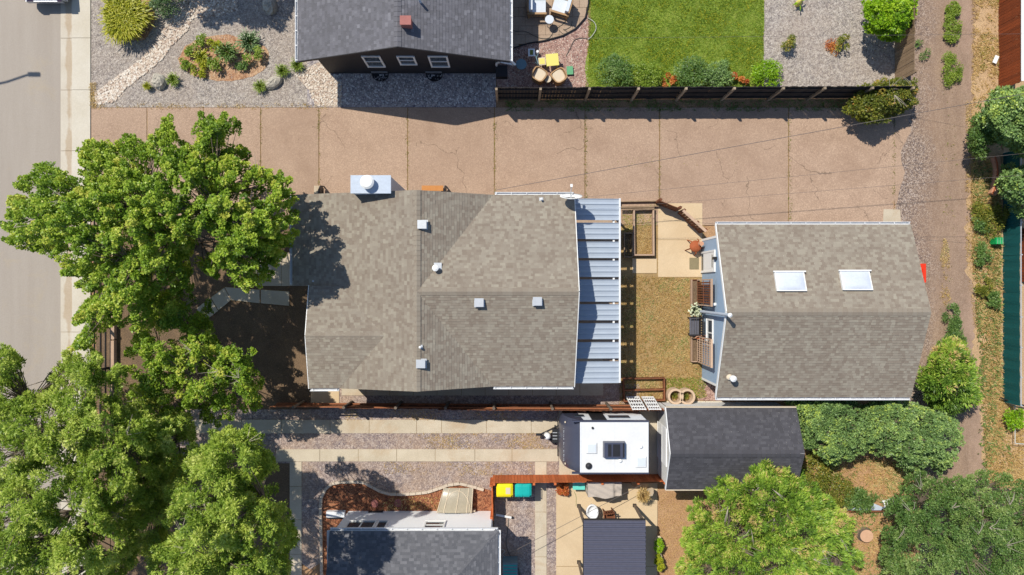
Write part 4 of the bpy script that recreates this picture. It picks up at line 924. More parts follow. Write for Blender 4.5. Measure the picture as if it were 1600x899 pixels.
# skylights
for pc in ((1236.5, 439.5), (1339.5, 438)):
    z = 3.9; x, y = P2(*pc, z); zz = gr - sl_ * abs(y - gR); k = sl_
    z = zz + .2; x, y = P2(*pc, z); zz = gr - sl_ * (y - gR)
    def sk(hw, hy, za, zb, taper=0.0):
        vs = []
        for h_, c_ in ((za, 0), (zb, taper)):
            for u, v in ((-hw + c_, -hy + c_), (hw - c_, -hy + c_), (hw - c_, hy - c_), (-hw + c_, hy - c_)): vs.append((x + u, y + v, zz - k * v + h_))
        return MB().add(vs, [(3, 2, 1, 0), (4, 5, 6, 7), (0, 1, 5, 4), (1, 2, 6, 5), (2, 3, 7, 6), (3, 0, 4, 7)])
    o = ob('skylight', sk(.60, .40, .0, .14), M['white'], g); dm = MB(); vs = []; n = 8
    for i in range(n + 1):
        for j in range(n + 1):
            u = -1 + 2 * i / n; v = -1 + 2 * j / n; vs.append((x + u * .56, y + v * .36, zz - k * v * .36 + .142 + .09 * (1 - u ** 4) * (1 - v ** 4)))
    dm.add(vs, [(i * (n + 1) + j, (i + 1) * (n + 1) + j, (i + 1) * (n + 1) + j + 1, i * (n + 1) + j + 1) for i in range(n) for j in range(n)]); ob('dome', dm, m_plain('skylight_acrylic', (.56, .60, .66, 1), .12, var=.08, scale=1.5, bump=0, spec=.7), o, smooth=True)
    ob('rail', sk(.66, .035, .15, .19).__class__().beam((x - .66, y + .40, zz - k * .40 + .17), (x + .66, y + .40, zz - k * .40 + .17), .05, .05), M['white'], o)
# vents on garage roof
for px, py, h in ((1147, 592.5, .5), (1141, 590, .14)):
    z = 3.1
    for _ in range(3): x, y = P2(px, py, z + h); z = gr - sl_ * abs(y - gR)
    o = ob('vent_pipe', MB().lathe([(.07, z - .05), (.07, z + h * .6), (.13, z + h * .62), (.13, z + h * .9), (.05, z + h)] if h > .2 else [(.14, z), (.12, z + .08), (.05, z + .12)], (x, y, 0), 16), M['white'] if h > .2 else M['cream'], g)
# door, window and wall light on the west wall
dr_ = ob('door', MB().bb(wx - .05, wx - .02, P2(0, 424)[1], P2(0, 397)[1], .08, 2.03), M['white'], g)
fr = MB(); yA, yB = P2(0, 424)[1], P2(0, 397)[1]; fr.bb(wx - .07, wx - .02, yA - .08, yA, 0, 2.1); fr.bb(wx - .07, wx - .02, yB, yB + .08, 0, 2.1); fr.bb(wx - .072, wx - .018, yA - .08, yB + .08, 2.1, 2.18)
ob('door_frame', fr, M['white'], dr_); ob('glass_strip', MB().bb(wx - .053, wx - .0505, yA + .12, yB - .12, 1.72, 1.84), M['glass'], dr_); ob('kick_plate', MB().bb(wx - .053, wx - .0505, yA + .02, yB - .02, .12, .42), M['glass'], dr_)
for i in range(3): ob('door_panel', MB().bb(wx - .0525, wx - .0503, yA + .08, yB - .08, .5 + i * .38, .82 + i * .38), M['white'], dr_)
window(g, (wx - .018, P2(0, 517)[1], 1.42), 1.22, .92, 'y', -1, 'v')
ob('wall_lamp', MB().box((wx - .09, P2(0, 407)[1], 2.3), (.14, .12, .18)), M['dark_metal'], g)
ob('wall_vent', MB().tube((wx - .2, P2(0, 474)[1], 2.2), (wx - .01, P2(0, 474)[1], 2.2), .07, n=12), M['white'], g)
r = thing('vent_stack', 'tall grey metal flue pipe rising past the edge of the garage roof', 'flue pipe', (8.5, -1.1, 0))
ob('pipe', MB().tube((8.50, -1.08, .7), (8.50, -1.08, 4.75), .065, n=12), M['metal'], r, smooth=False); ob('cap', MB().lathe([(.08, 4.72), (.09, 4.8), (.02, 4.86)], (8.5, -1.08, 0), 12), M['white'], r)
ob('elbow', MB().tube((8.50, -1.08, .72), (8.72, -1.08, .72), .065, n=12), M['metal'], r)
r = thing('door_mat', 'square olive door mat in front of the white garage door', 'mat', (*P2(1083.5, 412), .03)); a = P2(1077, 403); c = P2(1090, 421)
ob('mat', MB().bb(a[0], wx - .15, c[1], a[1], .03, .05), M['door_mat'], r)
r = thing('storage_box', 'bright red box standing by the east wall of the garage', 'box', (*P2(1443, 427, 0.9), 0))
x, y = P2(1441, 427, 1.0); b = MB().box((x, y, .5), (.26, .80, 1.0)); ob('body', b, M['red'], r); ob('lid', MB().box((x, y, 1.02), (.29, .84, .05)), M['red'], r); ob('handle', MB().beam((x, y - .2, 1.08), (x, y + .2, 1.08), .05, .04), M['red'], r)

# ================================================================ black house to the north
k = thing('house', 'black sided house with grey shingle gable roof at the top of the photo', 'house', (-4.5, 13.5, 0))
bx0, bx1, bR, bS, bN, be, br = -9.05, -.085, -4.56, 9.55, 19, 2.57, 4.22
rf = house_face(None, k, [[(bx0, bS, be), (bR, bS + .04, br), (bR, bN, br), (bx0, bN, be)], [(bR, bS + .04, br), (bx1, bS, be), (bx1, bN, be), (bR, bN, br)]], M['sh_grey'], 21, rh=.13)
cap = MB(); ridge_cap(cap, (bR, bS + .04, br), (bR, bN, br), seed=8); ob('ridge_cap', cap, M['sh_grey'], rf, kind='stuff')
b = MB(); b.prism([(-8.38, 9.84), (-.74, 9.84), (-.74, 18.6), (-8.38, 18.6)], 0, 2.55); sb = 1.65 / 4.48
zb_ = lambda x: br - .12 - sb * abs(x - bR)
for y in (9.84, 18.6): b.add([(-8.38, y, 2.5), (-8.38, y, zb_(-8.38)), (bR, y, zb_(bR)), (-.74, y, zb_(-.74)), (-.74, y, 2.5)], [(0, 1, 2, 3, 4)])
wl = ob('wall', b, M['black_side'], k)
lp = MB(); lap(lp, (-8.38, 9.84), (-.74, 9.84), .15, lambda t: zb_(-8.38 + 7.64 * t) - .02, .18); ob('siding', lp, M['black_side'], wl, kind='stuff')
gutter(k, (bx0 - .005, bS, be - .02), (bx0 - .005, bN, be - .02), (-1, 0)); gutter(k, (bx1 + .005, bS, be - .02), (bx1 + .005, bN, be - .02), (1, 0))
f = MB(); f.beam((bx0, bS - .01, be - .05), (bR, bS + .03, br - .05), .03, .14); f.beam((bR, bS + .03, br - .05), (bx1, bS - .01, be - .05), .03, .14); ob('fascia', f, M['black_side'], k)
window(k, (-6.0, 9.825, 1.78), .80, 1.36, 'x', -1); window(k, (-4.53, 9.825, 1.93), .76, 1.05, 'x', -1); window(k, (-3.16, 9.825, 1.78), .84, 1.36, 'x', -1)
x, y = P2(634, 33, 4.45); o = ob('chimney_box', MB().box((x, y, 4.25), (.40, .32, .5)), M['pink_box'], k); ob('cap', MB().box((x, y, 4.52), (.44, .36, .04)), M['pink_box'], o)
x, y = P2(656, 1, 4.1); ob('vent_pipe', MB().tube((x, y, 3.9), (x, y, 4.35), .05, n=12), M['metal'], k)
ob('downspout', MB().path([(bx1 + .05, bS + .05, be - .1), (bx1 + .22, bS - .02, be - .35), (bx1 + .1, 9.65, be - .7), (-.5, 9.72, 2.0), (-.68, 9.78, 1.6), (-.68, 9.78, .1)], .045, 8), M['gutterw'], k)
ob('utility_box', MB().bb(-.72, -.2, 9.3, 9.8, .9, 1.3), M['dark_metal'], k)
for px_ in (595, 679):
    x = P2(px_, 0)[0]; m = MB(); n = 14
    pr = [(x + math.cos(math.pi + math.pi * i / n) * .38, 9.82 + math.sin(math.pi + math.pi * i / n) * .36) for i in range(n + 1)]
    m.path([(p[0], p[1], .12) for p in pr], .02, 5)
    for i in range(n): m.add([(pr[i][0], pr[i][1], -.0), (pr[i + 1][0], pr[i + 1][1], -.0), (pr[i + 1][0], pr[i + 1][1], .13), (pr[i][0], pr[i][1], .13)], [(0, 1, 2, 3)])
    o = ob('window_well', m, M['dark_metal'], k); ob('well_bottom', MB().prism(pr, .012, .02), M['dark_metal'], o); ob('sill', MB().bb(x - .38, x + .36, 9.80, 9.82, .28, .33), M['alu'], o)

# ================================================================ white house to the south
k = thing('house', 'white sided house with dark slate roof at the bottom of the photo', 'house', (-4, -13, 0))
wN, we = -10.16, 2.9; wx0, wx1 = -7.61, -.585; d_ = 3.5; wr = we + .33 * d_
rf = house_face(None, k, [[(wx0, wN, we), (wx0, wN - d_, wr), (wx1 - d_, wN - d_, wr), (wx1, wN, we)], [(wx1, wN, we), (wx1 - d_, wN - d_, wr), (wx1, wN - 2 * d_, we)],
                          [(wx0, wN - d_, wr), (wx0, wN - 2 * d_, we), (wx1, wN - 2 * d_, we), (wx1 - d_, wN - d_, wr)]], M['sh_slate'], 33)
cap = MB(); ridge_cap(cap, (wx1, wN, we), (wx1 - d_, wN - d_, wr), seed=2, w=.13); ridge_cap(cap, (wx1 - d_, wN - d_, wr), (wx0, wN - d_, wr), seed=3); ob('ridge_cap', cap, M['sh_slate'], rf, kind='stuff')
wl = ob('wall', MB().bb(-7.5, -.9, -16.9, -10.27, 0, 2.85), M['white_side'], k)
lp = MB(); lap(lp, (-.9, -10.27), (-7.5, -10.27), .1, lambda t: 2.8, .2, out=.012); lap(lp, (-.9, -16.9), (-.9, -10.27), .1, lambda t: 2.8, .2, out=.012); ob('siding', lp, M['white_side'], wl, kind='stuff')
gutter(k, (wx0, wN + .005, we - .02), (wx1, wN + .005, we - .02), (0, 1)); gutter(k, (wx1 + .005, wN, we - .02), (wx1 + .005, wN - 7, we - .02), (1, 0)); gutter(k, (wx0 - .005, wN, we - .02), (wx0 - .005, wN - 7, we - .02), (-1, 0), straps=False)
window(k, (-6.52, -10.255, 1.98), 1.25, 1.02, 'x', 1, 'v'); window(k, (-5.62, -10.255, 1.98), .5, 1.02, 'x', 1, ''); window(k, (-3.34, -10.255, 1.98), .9, 1.0, 'x', 1, 'h')
ob('wall_vent', MB().bb(-6.55, -5.9, -10.262, -10.2, .18, .28), M['dark_metal'], k)
ob('basement_window', MB().bb(-3.05, -2.35, -10.262, -10.22, .06, .42), M['glass'], k)
r = thing('window_well_cover', 'clear domed plastic window well cover with pale ribs against the white wall', 'window well cover', (-2.6, -9.6, 0))
def wcv(u, v): # u -1..1 across, v 0..1 outward
    w = .78 - .12 * v; zz = .18 + .34 * math.sqrt(max(0, 1 - (.97 * v) ** 2)) * (1 - .2 * u * u); return (-2.62 + u * w + .18 * v, -10.2 + v * 1.05, zz)
m = MB(); n = 8; vs = [wcv(-1 + 2 * i / n, j / n) for j in range(n + 1) for i in range(n + 1)]
vs += [(v[0], v[1], v[2] - .02) for v in vs]; q = (n + 1) ** 2
m.add(vs, [(j * (n + 1) + i, j * (n + 1) + i + 1, (j + 1) * (n + 1) + i + 1, (j + 1) * (n + 1) + i) for j in range(n) for i in range(n)] + [(q + j * (n + 1) + i, q + (j + 1) * (n + 1) + i, q + (j + 1) * (n + 1) + i + 1, q + j * (n + 1) + i + 1) for j in range(n) for i in range(n)])
ob('dome', m, M['poly'], r, smooth=True)
for u in (-1, -.62, .1, .72, 1): ob('rib', MB().path([tuple(Vector(wcv(u, j / 6)) + Vector((0, 0, .015))) for j in range(7)], .02, 5), M['cream'], r)
ob('rib', MB().path([(-2.62 + .18 * .8 + math.cos(t) * .6, -10.2 + .95 * math.sin(t), .2 + .3 * math.sqrt(max(0, 1 - (.9 * math.sin(t)) ** 2))) for t in [math.pi * i / 10 for i in range(11)]], .018, 5), M['cream'], r)
ob('rim', MB().box((-2.5, -10.18, .16), (1.66, .05, .32)), M['cream'], r)
r = thing('ac_unit', 'teal air conditioning cabinet beside the east wall of the white house', 'air conditioner', (*P2(788, 888), 0))
a = (-.40, -13.3); ob('cabinet', MB().bb(-.42, .25, -13.6, -12.35, 0, .85), M['slate_blue'], r)
for i in range(9): ob('louvre', MB().bb(-.38, .21, -13.5 + i * .13, -13.46 + i * .13, .851, .87), M['teal'], r)
r = thing('downspout_extension', 'white downspout pipe lying on the gravel at the corner of the white house', 'pipe', (*P2(790, 806), 0)); ob('pipe', MB().beam((*P2(775, 803), .12), (*P2(799, 808), .07), .09, .06), M['white'], r); ob('outlet', MB().beam((*P2(799, 808), .07), (*P2(801.5, 808.5), .065), .1, .07), M['black_pl'], r)
# curved edging of blocks
edge = [(503.5, 905), (503, 880), (502.5, 850), (502, 820), (501.5, 795), (502.5, 778), (509, 764), (519, 755.5), (533, 752.8), (548, 752.3), (562, 752.6), (570, 754), (583, 761), (595, 767.5), (610, 771.5), (630, 772), (650, 770.5), (668, 768.5), (685, 763), (700, 757.5), (718, 755), (730, 757.5), (745, 761.5), (756, 765)]
r = thing('garden_edging', 'curved edging of pale concrete blocks around the red mulch bed of the white house', 'edging', (*P2(560, 770), 0))
pw_ = [Vector(P2(*p)) for p in edge]; acc = 0
for i in range(len(pw_) - 1):
    L = (pw_[i + 1] - pw_[i]).length; n = max(1, round(L / .33)); d = (pw_[i + 1] - pw_[i]) / n
    for j in range(n): c = pw_[i] + d * (j + .5); ob('block', MB().box((c.x, c.y, .06), (d.length - .015, .12, .13 + random.uniform(-.01, .01)), math.atan2(d.y, d.x) + random.uniform(-.03, .03)), M['block'], r)
r = thing('utility_box', 'pale utility box by the west corner of the white house', 'box', (*P2(526, 802), 0)); ob('body', MB().bb(*sorted((P2(512, 0)[0], P2(540, 0)[0])), P2(0, 806)[1], P2(0, 797)[1], 0, .25), M['gutterw'], r); ob('grille', MB().bb(P2(512, 0)[0], P2(540, 0)[0], P2(0, 808.5)[1], P2(0, 806.2)[1], 0, .2), M['dark_metal'], r)
for px_, py_, lab in ((585.5, 787, 'round pink paving stone left of the wall vent of the white house'), (622, 786, 'round pink paving stone right of the wall vent of the white house')):
    o = ob('stepping_stone', MB().lathe([(.19, .0), (.19, .05), (.16, .06)], (*P2(px_, py_), 0), 14, sx=.9), M['pink_box'], None); o['label'] = lab; o['category'] = 'paving stone'

# ================================================================ shed
k = thing('shed', 'small white shed with charcoal shingle roof east of the camping trailer', 'shed', (9.4, -6.9, 0))
sx0, sx1, sN, sS, sR, se, sr = 6.6, 12.2, -5.16, -8.66, -6.92, 2.1, 2.95
rf = house_face(None, k, [[(sx0, sR, sr), (sx1, sR, sr), (sx1, sN, se), (sx0, sN, se)], [(sx0, sR, sr), (sx0, sS, se), (sx1, sS, se), (sx1, sR, sr)]], M['sh_dark'], 41)
cap = MB(); ridge_cap(cap, (sx0, sR, sr), (sx1, sR, sr), seed=9); ob('ridge_cap', cap, M['sh_dark'], rf, kind='stuff')
b = MB(); b.bb(6.7, 12.1, -8.55, -5.27, 0, 2.05)
for x in (6.7, 12.1): b.add([(x, -5.27, 2.0), (x, sR, sr - .12), (x, -8.55, 2.0)], [(0, 1, 2)])
wl = ob('wall', b, M['shed_side'], k)
for i in range(8): y = -8.55 + i * .41; ob('wall_panel', MB().bb(6.685, 6.699, y + .01, y + .40, .05, 2.0), M['shed_side'], wl)
dd = ob('door', MB().bb(6.66, 6.684, -7.75, -6.1, .08, 1.9), M['white_side'], k)
for z in (.1, 1.0, 1.8): ob('trim', MB().bb(6.65, 6.659, -7.74, -6.11, z, z + .08), M['white'], dd)
f = MB(); f.beam((sx0 - .015, sN, se - .04), (sx0 - .015, sR, sr - .04), .03, .13); f.beam((sx0 - .015, sR, sr - .04), (sx0 - .015, sS, se - .04), .03, .13); ob('fascia', f, M['white'], k)
ob('drip_edge', MB().bb(sx0, sx1, sN, sN + .05, se - .12, se + .01), M['cream'], k); ob('drip_edge', MB().bb(sx0, sx1, sS - .05, sS, se - .12, se + .01), M['cream'], k)

# ================================================================ dark metal pergola
k = thing('pergola', 'dark blue corrugated metal canopy on four brown posts over the patio', 'pergola', (4.3, -11.5, 0))
px0, px1, pn, ps = 3.05, 5.68, -9.92, -13.6; m = MB(); rows = []; st = .185; y = pn
prof = []
while y > ps: prof += [(y, 0), (y - st * .22, .075), (y - st * .46, .075), (y - st * .70, 0)]; y -= st
vs = []
for (xx, dz) in ((px0, 0.0), (px1, 0.03)): vs += [(xx, q[0], 2.3 + q[1] + dz) for q in prof]
n = len(prof); m.add(vs, [(i, n + i, n + i + 1, i + 1) for i in range(n - 1)]); vs2 = [(v[0], v[1], v[2] - .006) for v in vs]; m.add(vs2, [(i, i + 1, n + i + 1, n + i) for i in range(n - 1)])
ob('canopy', m, M['navy'], k)
ob('frame', MB().bb(px0 - .02, px1 + .02, pn - .06, pn + .03, 2.14, 2.28).bb(px0 - .02, px1 + .02, ps, ps + .08, 2.14, 2.28), M['black_wood'], k); ob('frame', MB().bb(px0 - .02, px0 + .06, ps + .09, pn - .07, 2.14, 2.28), M['black_wood'], k); ob('frame', MB().bb(px1 - .06, px1 + .02, ps + .09, pn - .07, 2.14, 2.28), M['black_wood'], k)
for x, y in ((3.06, -10.02), (5.62, -10.0), (3.06, -12.6), (5.62, -12.6)):
    o = ob('post', MB().box((x, y, 1.07), (.1, .1, 2.14)), M['bark'], k); ob('base', MB().box((x, y, .06), (.15, .15, .06)), M['dark_metal'], o)

# ================================================================ camping trailer
t = thing('camping_trailer', 'white and charcoal camping trailer parked between the two wooden fences', 'trailer', (4.0, -6.65, 0))
y0, y1 = -7.74, -5.56
prof = [(2.16, .42), (2.08, .9), (2.06, 1.3), (2.12, 1.75), (2.25, 2.15), (2.44, 2.5), (2.66, 2.78), (2.86, 2.93)]
ob('body', MB().xprism([(2.7, .42), (2.7, 1.9), (2.72, 2.4), (2.95, 2.86), (5.66, 2.93), (5.68, .42)][::-1], y0 + .02, y1 - .02), M['white_side'], t)
c = MB(); nz = len(prof); n = 10; vs = []
for j in range(n + 1):
    v = j / n; rnd = .16 * (abs(2 * v - 1) ** 6)
    for (x, z) in prof: vs.append((x + rnd, y0 + (y1 - y0) * v, z))
c.add(vs, [(j * nz + i, j * nz + i + 1, (j + 1) * nz + i + 1, (j + 1) * nz + i) for j in range(n) for i in range(nz - 1)])
for v in (0, n): idx = [v * nz + i for i in range(nz)]; c.add([c.v[i] for i in idx] + [(2.86, c.v[idx[0]][1], .42)], [tuple(range(nz + 1)) if v else tuple(range(nz + 1))[::-1]])
nose = ob('front_cap', c, M['tr_grey'], t, smooth=False)
for p in nose.data.polygons: p.use_smooth = p.area < .2
rs = random.Random(4)
for i in range(17):      # row of small raised pale letters across the nose, too small to read
    y = -6.05 - i * .085; 
    if i in (6, 10): continue
    xx, zz = 2.235, 2.06; m = MB(); m.box((xx - .01, y, zz), (.03, .012, .09)); 
    if i % 3: m.box((xx - .01, y - .022, zz + .03 * (i % 2)), (.03, .035, .014))
    if i % 2: m.box((xx - .012, y - .042, zz), (.03, .010, .08))
    ob('letter', m, M['alu'], nose)
for y in (-5.75, -7.52): ob('marker_lamp', MB().box((2.27, y, 2.22), (.05, .07, .04)), M['cream'], nose)
ob('nose_trim', MB().bb(2.03, 2.075, y0 + .2, y1 - .2, .8, .9), M['dark_metal'], nose)
ob('roof', MB().bb(2.83, 5.68, y0 + .045, y1 - .045, 2.95, 3.0), M['tr_white'], t)
ob('roof_rail', MB().bb(2.5, 5.7, y1 - .04, y1 + .02, 2.82, 2.985), M['tr_grey'], t); ob('roof_rail', MB().bb(2.5, 5.7, y0 - .02, y0 + .04, 2.82, 2.985), M['tr_grey'], t); ob('rear_wall', MB().bb(5.685, 5.72, y0 + .03, y1 - .03, .45, 2.9), M['tr_grey'], t)
w = ob('window', MB().bb(2.72, 3.12, y1 - .018, y1 + .015, 1.55, 1.95), M['glass'], t); w = ob('window', MB().bb(4.15, 5.05, y1 - .018, y1 + .015, 1.75, 2.25), M['glass'], t)
ob('door', MB().bb(3.36, 3.98, y1 - .018, y1 + .02, .55, 2.75), M['black_pl'], t)
ob('skirt', MB().bb(2.5, 5.7, y0 - .0, y1 + .0, .40, .418), M['dark_metal'], t)
for x_ in (2.84, 4.2, 5.62): ob('seam_strip', MB().bb(x_, x_ + .05, y0 + .06, y1 - .06, 3.001, 3.008), M['gutterw'], t)
# roof fittings
def rp(px, py): return P2(px, py, 3.02)
x, y = rp(959, 702); a = ob('air_conditioner', MB().box((x, y, 3.13), (.84, .62, .24), taper=1.08), M['tr_grey'], t); ob('grille', MB().box((x + .08, y, 3.256), (.30, .5, .012)).box((x - .2, y, 3.256), (.14, .5, .012)), M['dark_metal'], a)
ob('shroud_end', MB().box((x + .37, y, 3.255), (.06, .58, .02)), M['dark_metal'], a)
for px_, py_ in ((924, 700), (1001, 721.5)):
    x, y = rp(px_, py_); o = ob('roof_vent', MB().box((x, y, 3.04), (.42, .42, .08), taper=1.08), M['white'], t); ob('lid', MB().box((x + .01, y, 3.09), (.33, .33, .03)), M['cushion'], o)
x, y = rp(920, 728.5); ob('antenna_base', MB().lathe([(.14, 3.0), (.14, 3.04), (.1, 3.1), (.02, 3.12)], (x, y, 0), 18), M['dark_metal'], t)
for px_, py_, rr_, mm in ((926, 669, .05, 'dark_metal'), (1001, 698, .08, 'white'), (969, 720, .08, 'white')):
    x, y = rp(px_, py_); ob('vent_cap', MB().lathe([(rr_, 3.0), (rr_, 3.05), (rr_ * .6, 3.08)], (x, y, 0), 14), M[mm], t)
# running gear, hitch
for y in (y0 + .12, y1 - .12):
    for x in (4.1, 4.85):
        o = ob('wheel', MB().tube((x, y - .09, .33), (x, y + .09, .33), .33, n=20), M['rubber'], t); ob('rim', MB().tube((x, y - .095, .33), (x, y + .095, .33), .18, n=14), M['alu'], o)
ht = P2(841, 683, .5); hy = (y0 + y1) / 2
ob('hitch', MB().beam((2.3, y0 + .6, .5), (ht[0] + .1, hy, .5), .06, .1).beam((2.3, y1 - .6, .5), (ht[0] + .1, hy, .5), .06, .1).box((ht[0] + .02, hy, .5), (.25, .1, .09)).beam((1.95, hy + .42, .5), (1.95, hy - .42, .5), .06, .08), M['dark_metal'], t)
x, y = P2(855.5, 683, 1.0); ob('gas_bottle', MB().lathe([(.08, .52), (.15, .56), (.155, .85), (.13, .95), (.05, 1.0)], (x, y, 0), 18), M['white'], t, smooth=True)
x, y = P2(867, 681, .8); ob('battery_box', MB().box((x, y, .68), (.22, .62, .28)), M['black_pl'], t); ob('jack', MB().tube((1.45, hy, .1), (1.45, hy, 1.05), .035), M['dark_metal'], t)
for yy in (-.14, 0, .14): ob('strap', MB().box((x, y + yy, .826), (.2, .03, .012)), M['alu'], t)

# ================================================================ wheeled bins
def bin_(px0, px1, label, m, lid2, group='wheeled bins behind the orange fence'):
    x0 = P2(px0, 0, 1.08)[0]; x1 = P2(px1, 0, 1.08)[0]; yt = P2(0, 755.5, 1.08)[1]; yb = P2(0, 777.5, 1.08)[1]; cx = (x0 + x1) / 2; cy = (yt + yb) / 2; w = x1 - x0; d = yt - yb
    r = thing('wheeled_bin', label, 'bin', (cx, cy, 0), group)
    ob('body', MB().box((cx, cy, .53), (w * .9, d * .9, .94), taper=.78), M['black_pl'] if lid2 else m, r)
    L = MB(); n = 8; vs = []
    for i in range(n + 1):
        for j in range(n + 1):
            u = -1 + 2 * i / n; v = -1 + 2 * j / n; e = .5 * w - .03 * (abs(v) ** 8) * w; f_ = .5 * d - .03 * (abs(u) ** 8) * d
            vs.append((cx + u * e, cy + v * f_, 1.02 + .07 * (1 - u ** 6) * (1 - v ** 6)))
    L.add(vs, [(i * (n + 1) + j, (i + 1) * (n + 1) + j, (i + 1) * (n + 1) + j + 1, i * (n + 1) + j + 1) for i in range(n) for j in range(n)]); L.box((cx, cy, 1.0), (w * .97, d * .97, .04))
    lid = ob('lid', L, m, r)
    if lid2: ob('seam', MB().box((cx - w * .08, cy, 1.092), (.02, d * .9, .008)), M['teal'], lid)
    ob('handle', MB().tube((x1 + .05, yb + .08, 1.0), (x1 + .05, yt - .08, 1.0), .018, n=6).tube((x1 - .03, yb + .1, .98), (x1 + .05, yb + .1, 1.0), .018, n=6).tube((x1 - .03, yt - .1, .98), (x1 + .05, yt - .1, 1.0), .018, n=6), M['black_pl'], r)
    for yy in (yb + .04, yt - .04): ob('wheel', MB().tube((x1 - .06, yy - .03, .12), (x1 - .06, yy + .03, .12), .12, n=14), M['rubber'], r)
    return r, cx, cy
r, cx, cy = bin_(775.5, 801.5, 'wheeled bin with a bright yellow lid', M['yellow'], False)
ob('sticker', MB().box((cx + .15, cy - .02, 1.094), (.2, .28, .004)), M['cream'], r)
bin_(804.5, 830.5, 'wheeled bin with a teal lid and black body', M['teal'], True)
# covered barbecue
r = thing('covered_grill', 'barbecue under a grey canvas cover beside the orange fence', 'grill', (*P2(945, 768), 0))
x0 = P2(918.5, 0, 1.1)[0]; x1 = P2(972, 0, 1.1)[0]; yt = P2(0, 754, 1.1)[1]; yb = P2(0, 778, 1.1)[1]; m = MB(); n = 24; k2 = 12; vs = []
for i in range(n + 1):
    for j in range(k2 + 1):
        u = i / n; v = j / k2; zz = 1.1 - .12 * (u > .78) - .05 * math.sin(v * 3.14 * 2) * (u > .8) + .012 * math.sin(i * 2.7 + j) + .02 * math.sin(j * 1.3 + i * .7)
        e = .04 * math.sin(u * 9) * (v < .1) + .03 * (abs(2 * u - 1) ** 10) * (1 if v < .5 else -1)
        vs.append((x0 + u * (x1 - x0), yb + v * (yt - yb) + e, zz))
top = len(vs)
m.add(vs, [(i * (k2 + 1) + j, (i + 1) * (k2 + 1) + j, (i + 1) * (k2 + 1) + j + 1, i * (k2 + 1) + j + 1) for i in range(n) for j in range(k2)])
bor = [i * (k2 + 1) for i in range(n + 1)] + [n * (k2 + 1) + j for j in range(1, k2 + 1)] + [i * (k2 + 1) + k2 for i in range(n - 1, -1, -1)] + [j for j in range(k2 - 1, 0, -1)]
cxm = (x0 + x1) / 2; cym = (yt + yb) / 2; vs = []
for (kk, z) in ((1.0, None), (.985, .8), (1.02, .35)):
    for q, i in enumerate(bor):
        v = m.v[i]; f_ = kk + .015 * math.sin(q * 1.1); vs.append((cxm + (v[0] - cxm) * f_, cym + (v[1] - cym) * f_, v[2] if z is None else z))
nb = len(bor); m.add(vs, [(a_ * nb + (i + 1) % nb, a_ * nb + i, (a_ + 1) * nb + i, (a_ + 1) * nb + (i + 1) % nb)[::-1] for a_ in range(2) for i in range(nb)]); ob('cover', m, M['cover'], r, smooth=True)
ob('frame', MB().bb(x0 + .1, x1 - .1, yb + .08, yt - .06, .05, .7), M['dark_metal'], r)
for xx in (x0 + .15, x1 - .15): ob('wheel', MB().tube((xx, yb + .05, .09), (xx, yb + .1, .09), .09, n=12), M['rubber'], r)
# cooler
r = thing('cooler', 'aqua plastic cooler between the autumn flowers and the covered grill', 'cooler', (*P2(904, 760), 0)); x, y = P2(904.5, 759.5, .45)
ob('body', MB().box((x, y, .2), (.52, .32, .38), taper=.9), M['aqua'], r); ob('lid', MB().box((x, y, .42), (.55, .35, .05)), M['aqua'], r); ob('handle', MB().beam((x - .2, y - .19, .3), (x + .2, y - .19, .3), .03, .02), M['white'], r)
plant('flower_pot', 'round clump of orange autumn flowers next to the aqua cooler', 'flowers', 881, 761, .36, .38, M['lf_red'], 900, (.07, .05), 3)
plant('straw_plant', 'straw coloured ornamental plant between the grill and the shed corner', 'plant', 1001, 768, .3, .8, M['lf_dry'], 700, (.16, .02), 4, style='arch')
r = thing('stool', 'small round dark stool by the orange fence east of the grill', 'stool', (*P2(992, 755), 0)); x, y = P2(991.5, 755, .45)
ob('seat', MB().lathe([(.16, .42), (.17, .45), (.15, .47)], (x, y, 0), 16), M['wicker'], r)
for q in range(4): ob('leg', MB().tube((x + .1 * math.cos(q * 1.57), y + .1 * math.sin(q * 1.57), .42), (x + .15 * math.cos(q * 1.57), y + .15 * math.sin(q * 1.57), 0), .02, n=6), M['dark_metal'], r)
r = thing('garden_board', 'upright leaf shaped wooden garden board casting a dark shadow near the shed', 'garden ornament', (*P2(1011, 766), 0)); x, y = P2(1012, 764)
m = MB(); vs = [(-.02, 0), (.16, .25), (.22, .6), (.12, .95), (0, 1.15), (-.1, .9), (-.16, .5), (-.1, .2)]
dv = Vector((.72, .69)); m.add([(x + dv.x * p * 1.1, y + dv.y * p * 1.1, q * .95) for p, q in vs] + [(x + dv.x * p * 1.1 - .02, y + dv.y * p * 1.1 + .02, q * .95) for p, q in vs], [tuple(range(8)), tuple(range(8, 16))[::-1]] + [((i + 1) % 8, i, 8 + i, 8 + (i + 1) % 8) for i in range(8)]); ob('board', m, M['cream'], r)
ob('stake', MB().tube((x, y, 0), (x, y, .3), .02), M['dark_metal'], r)
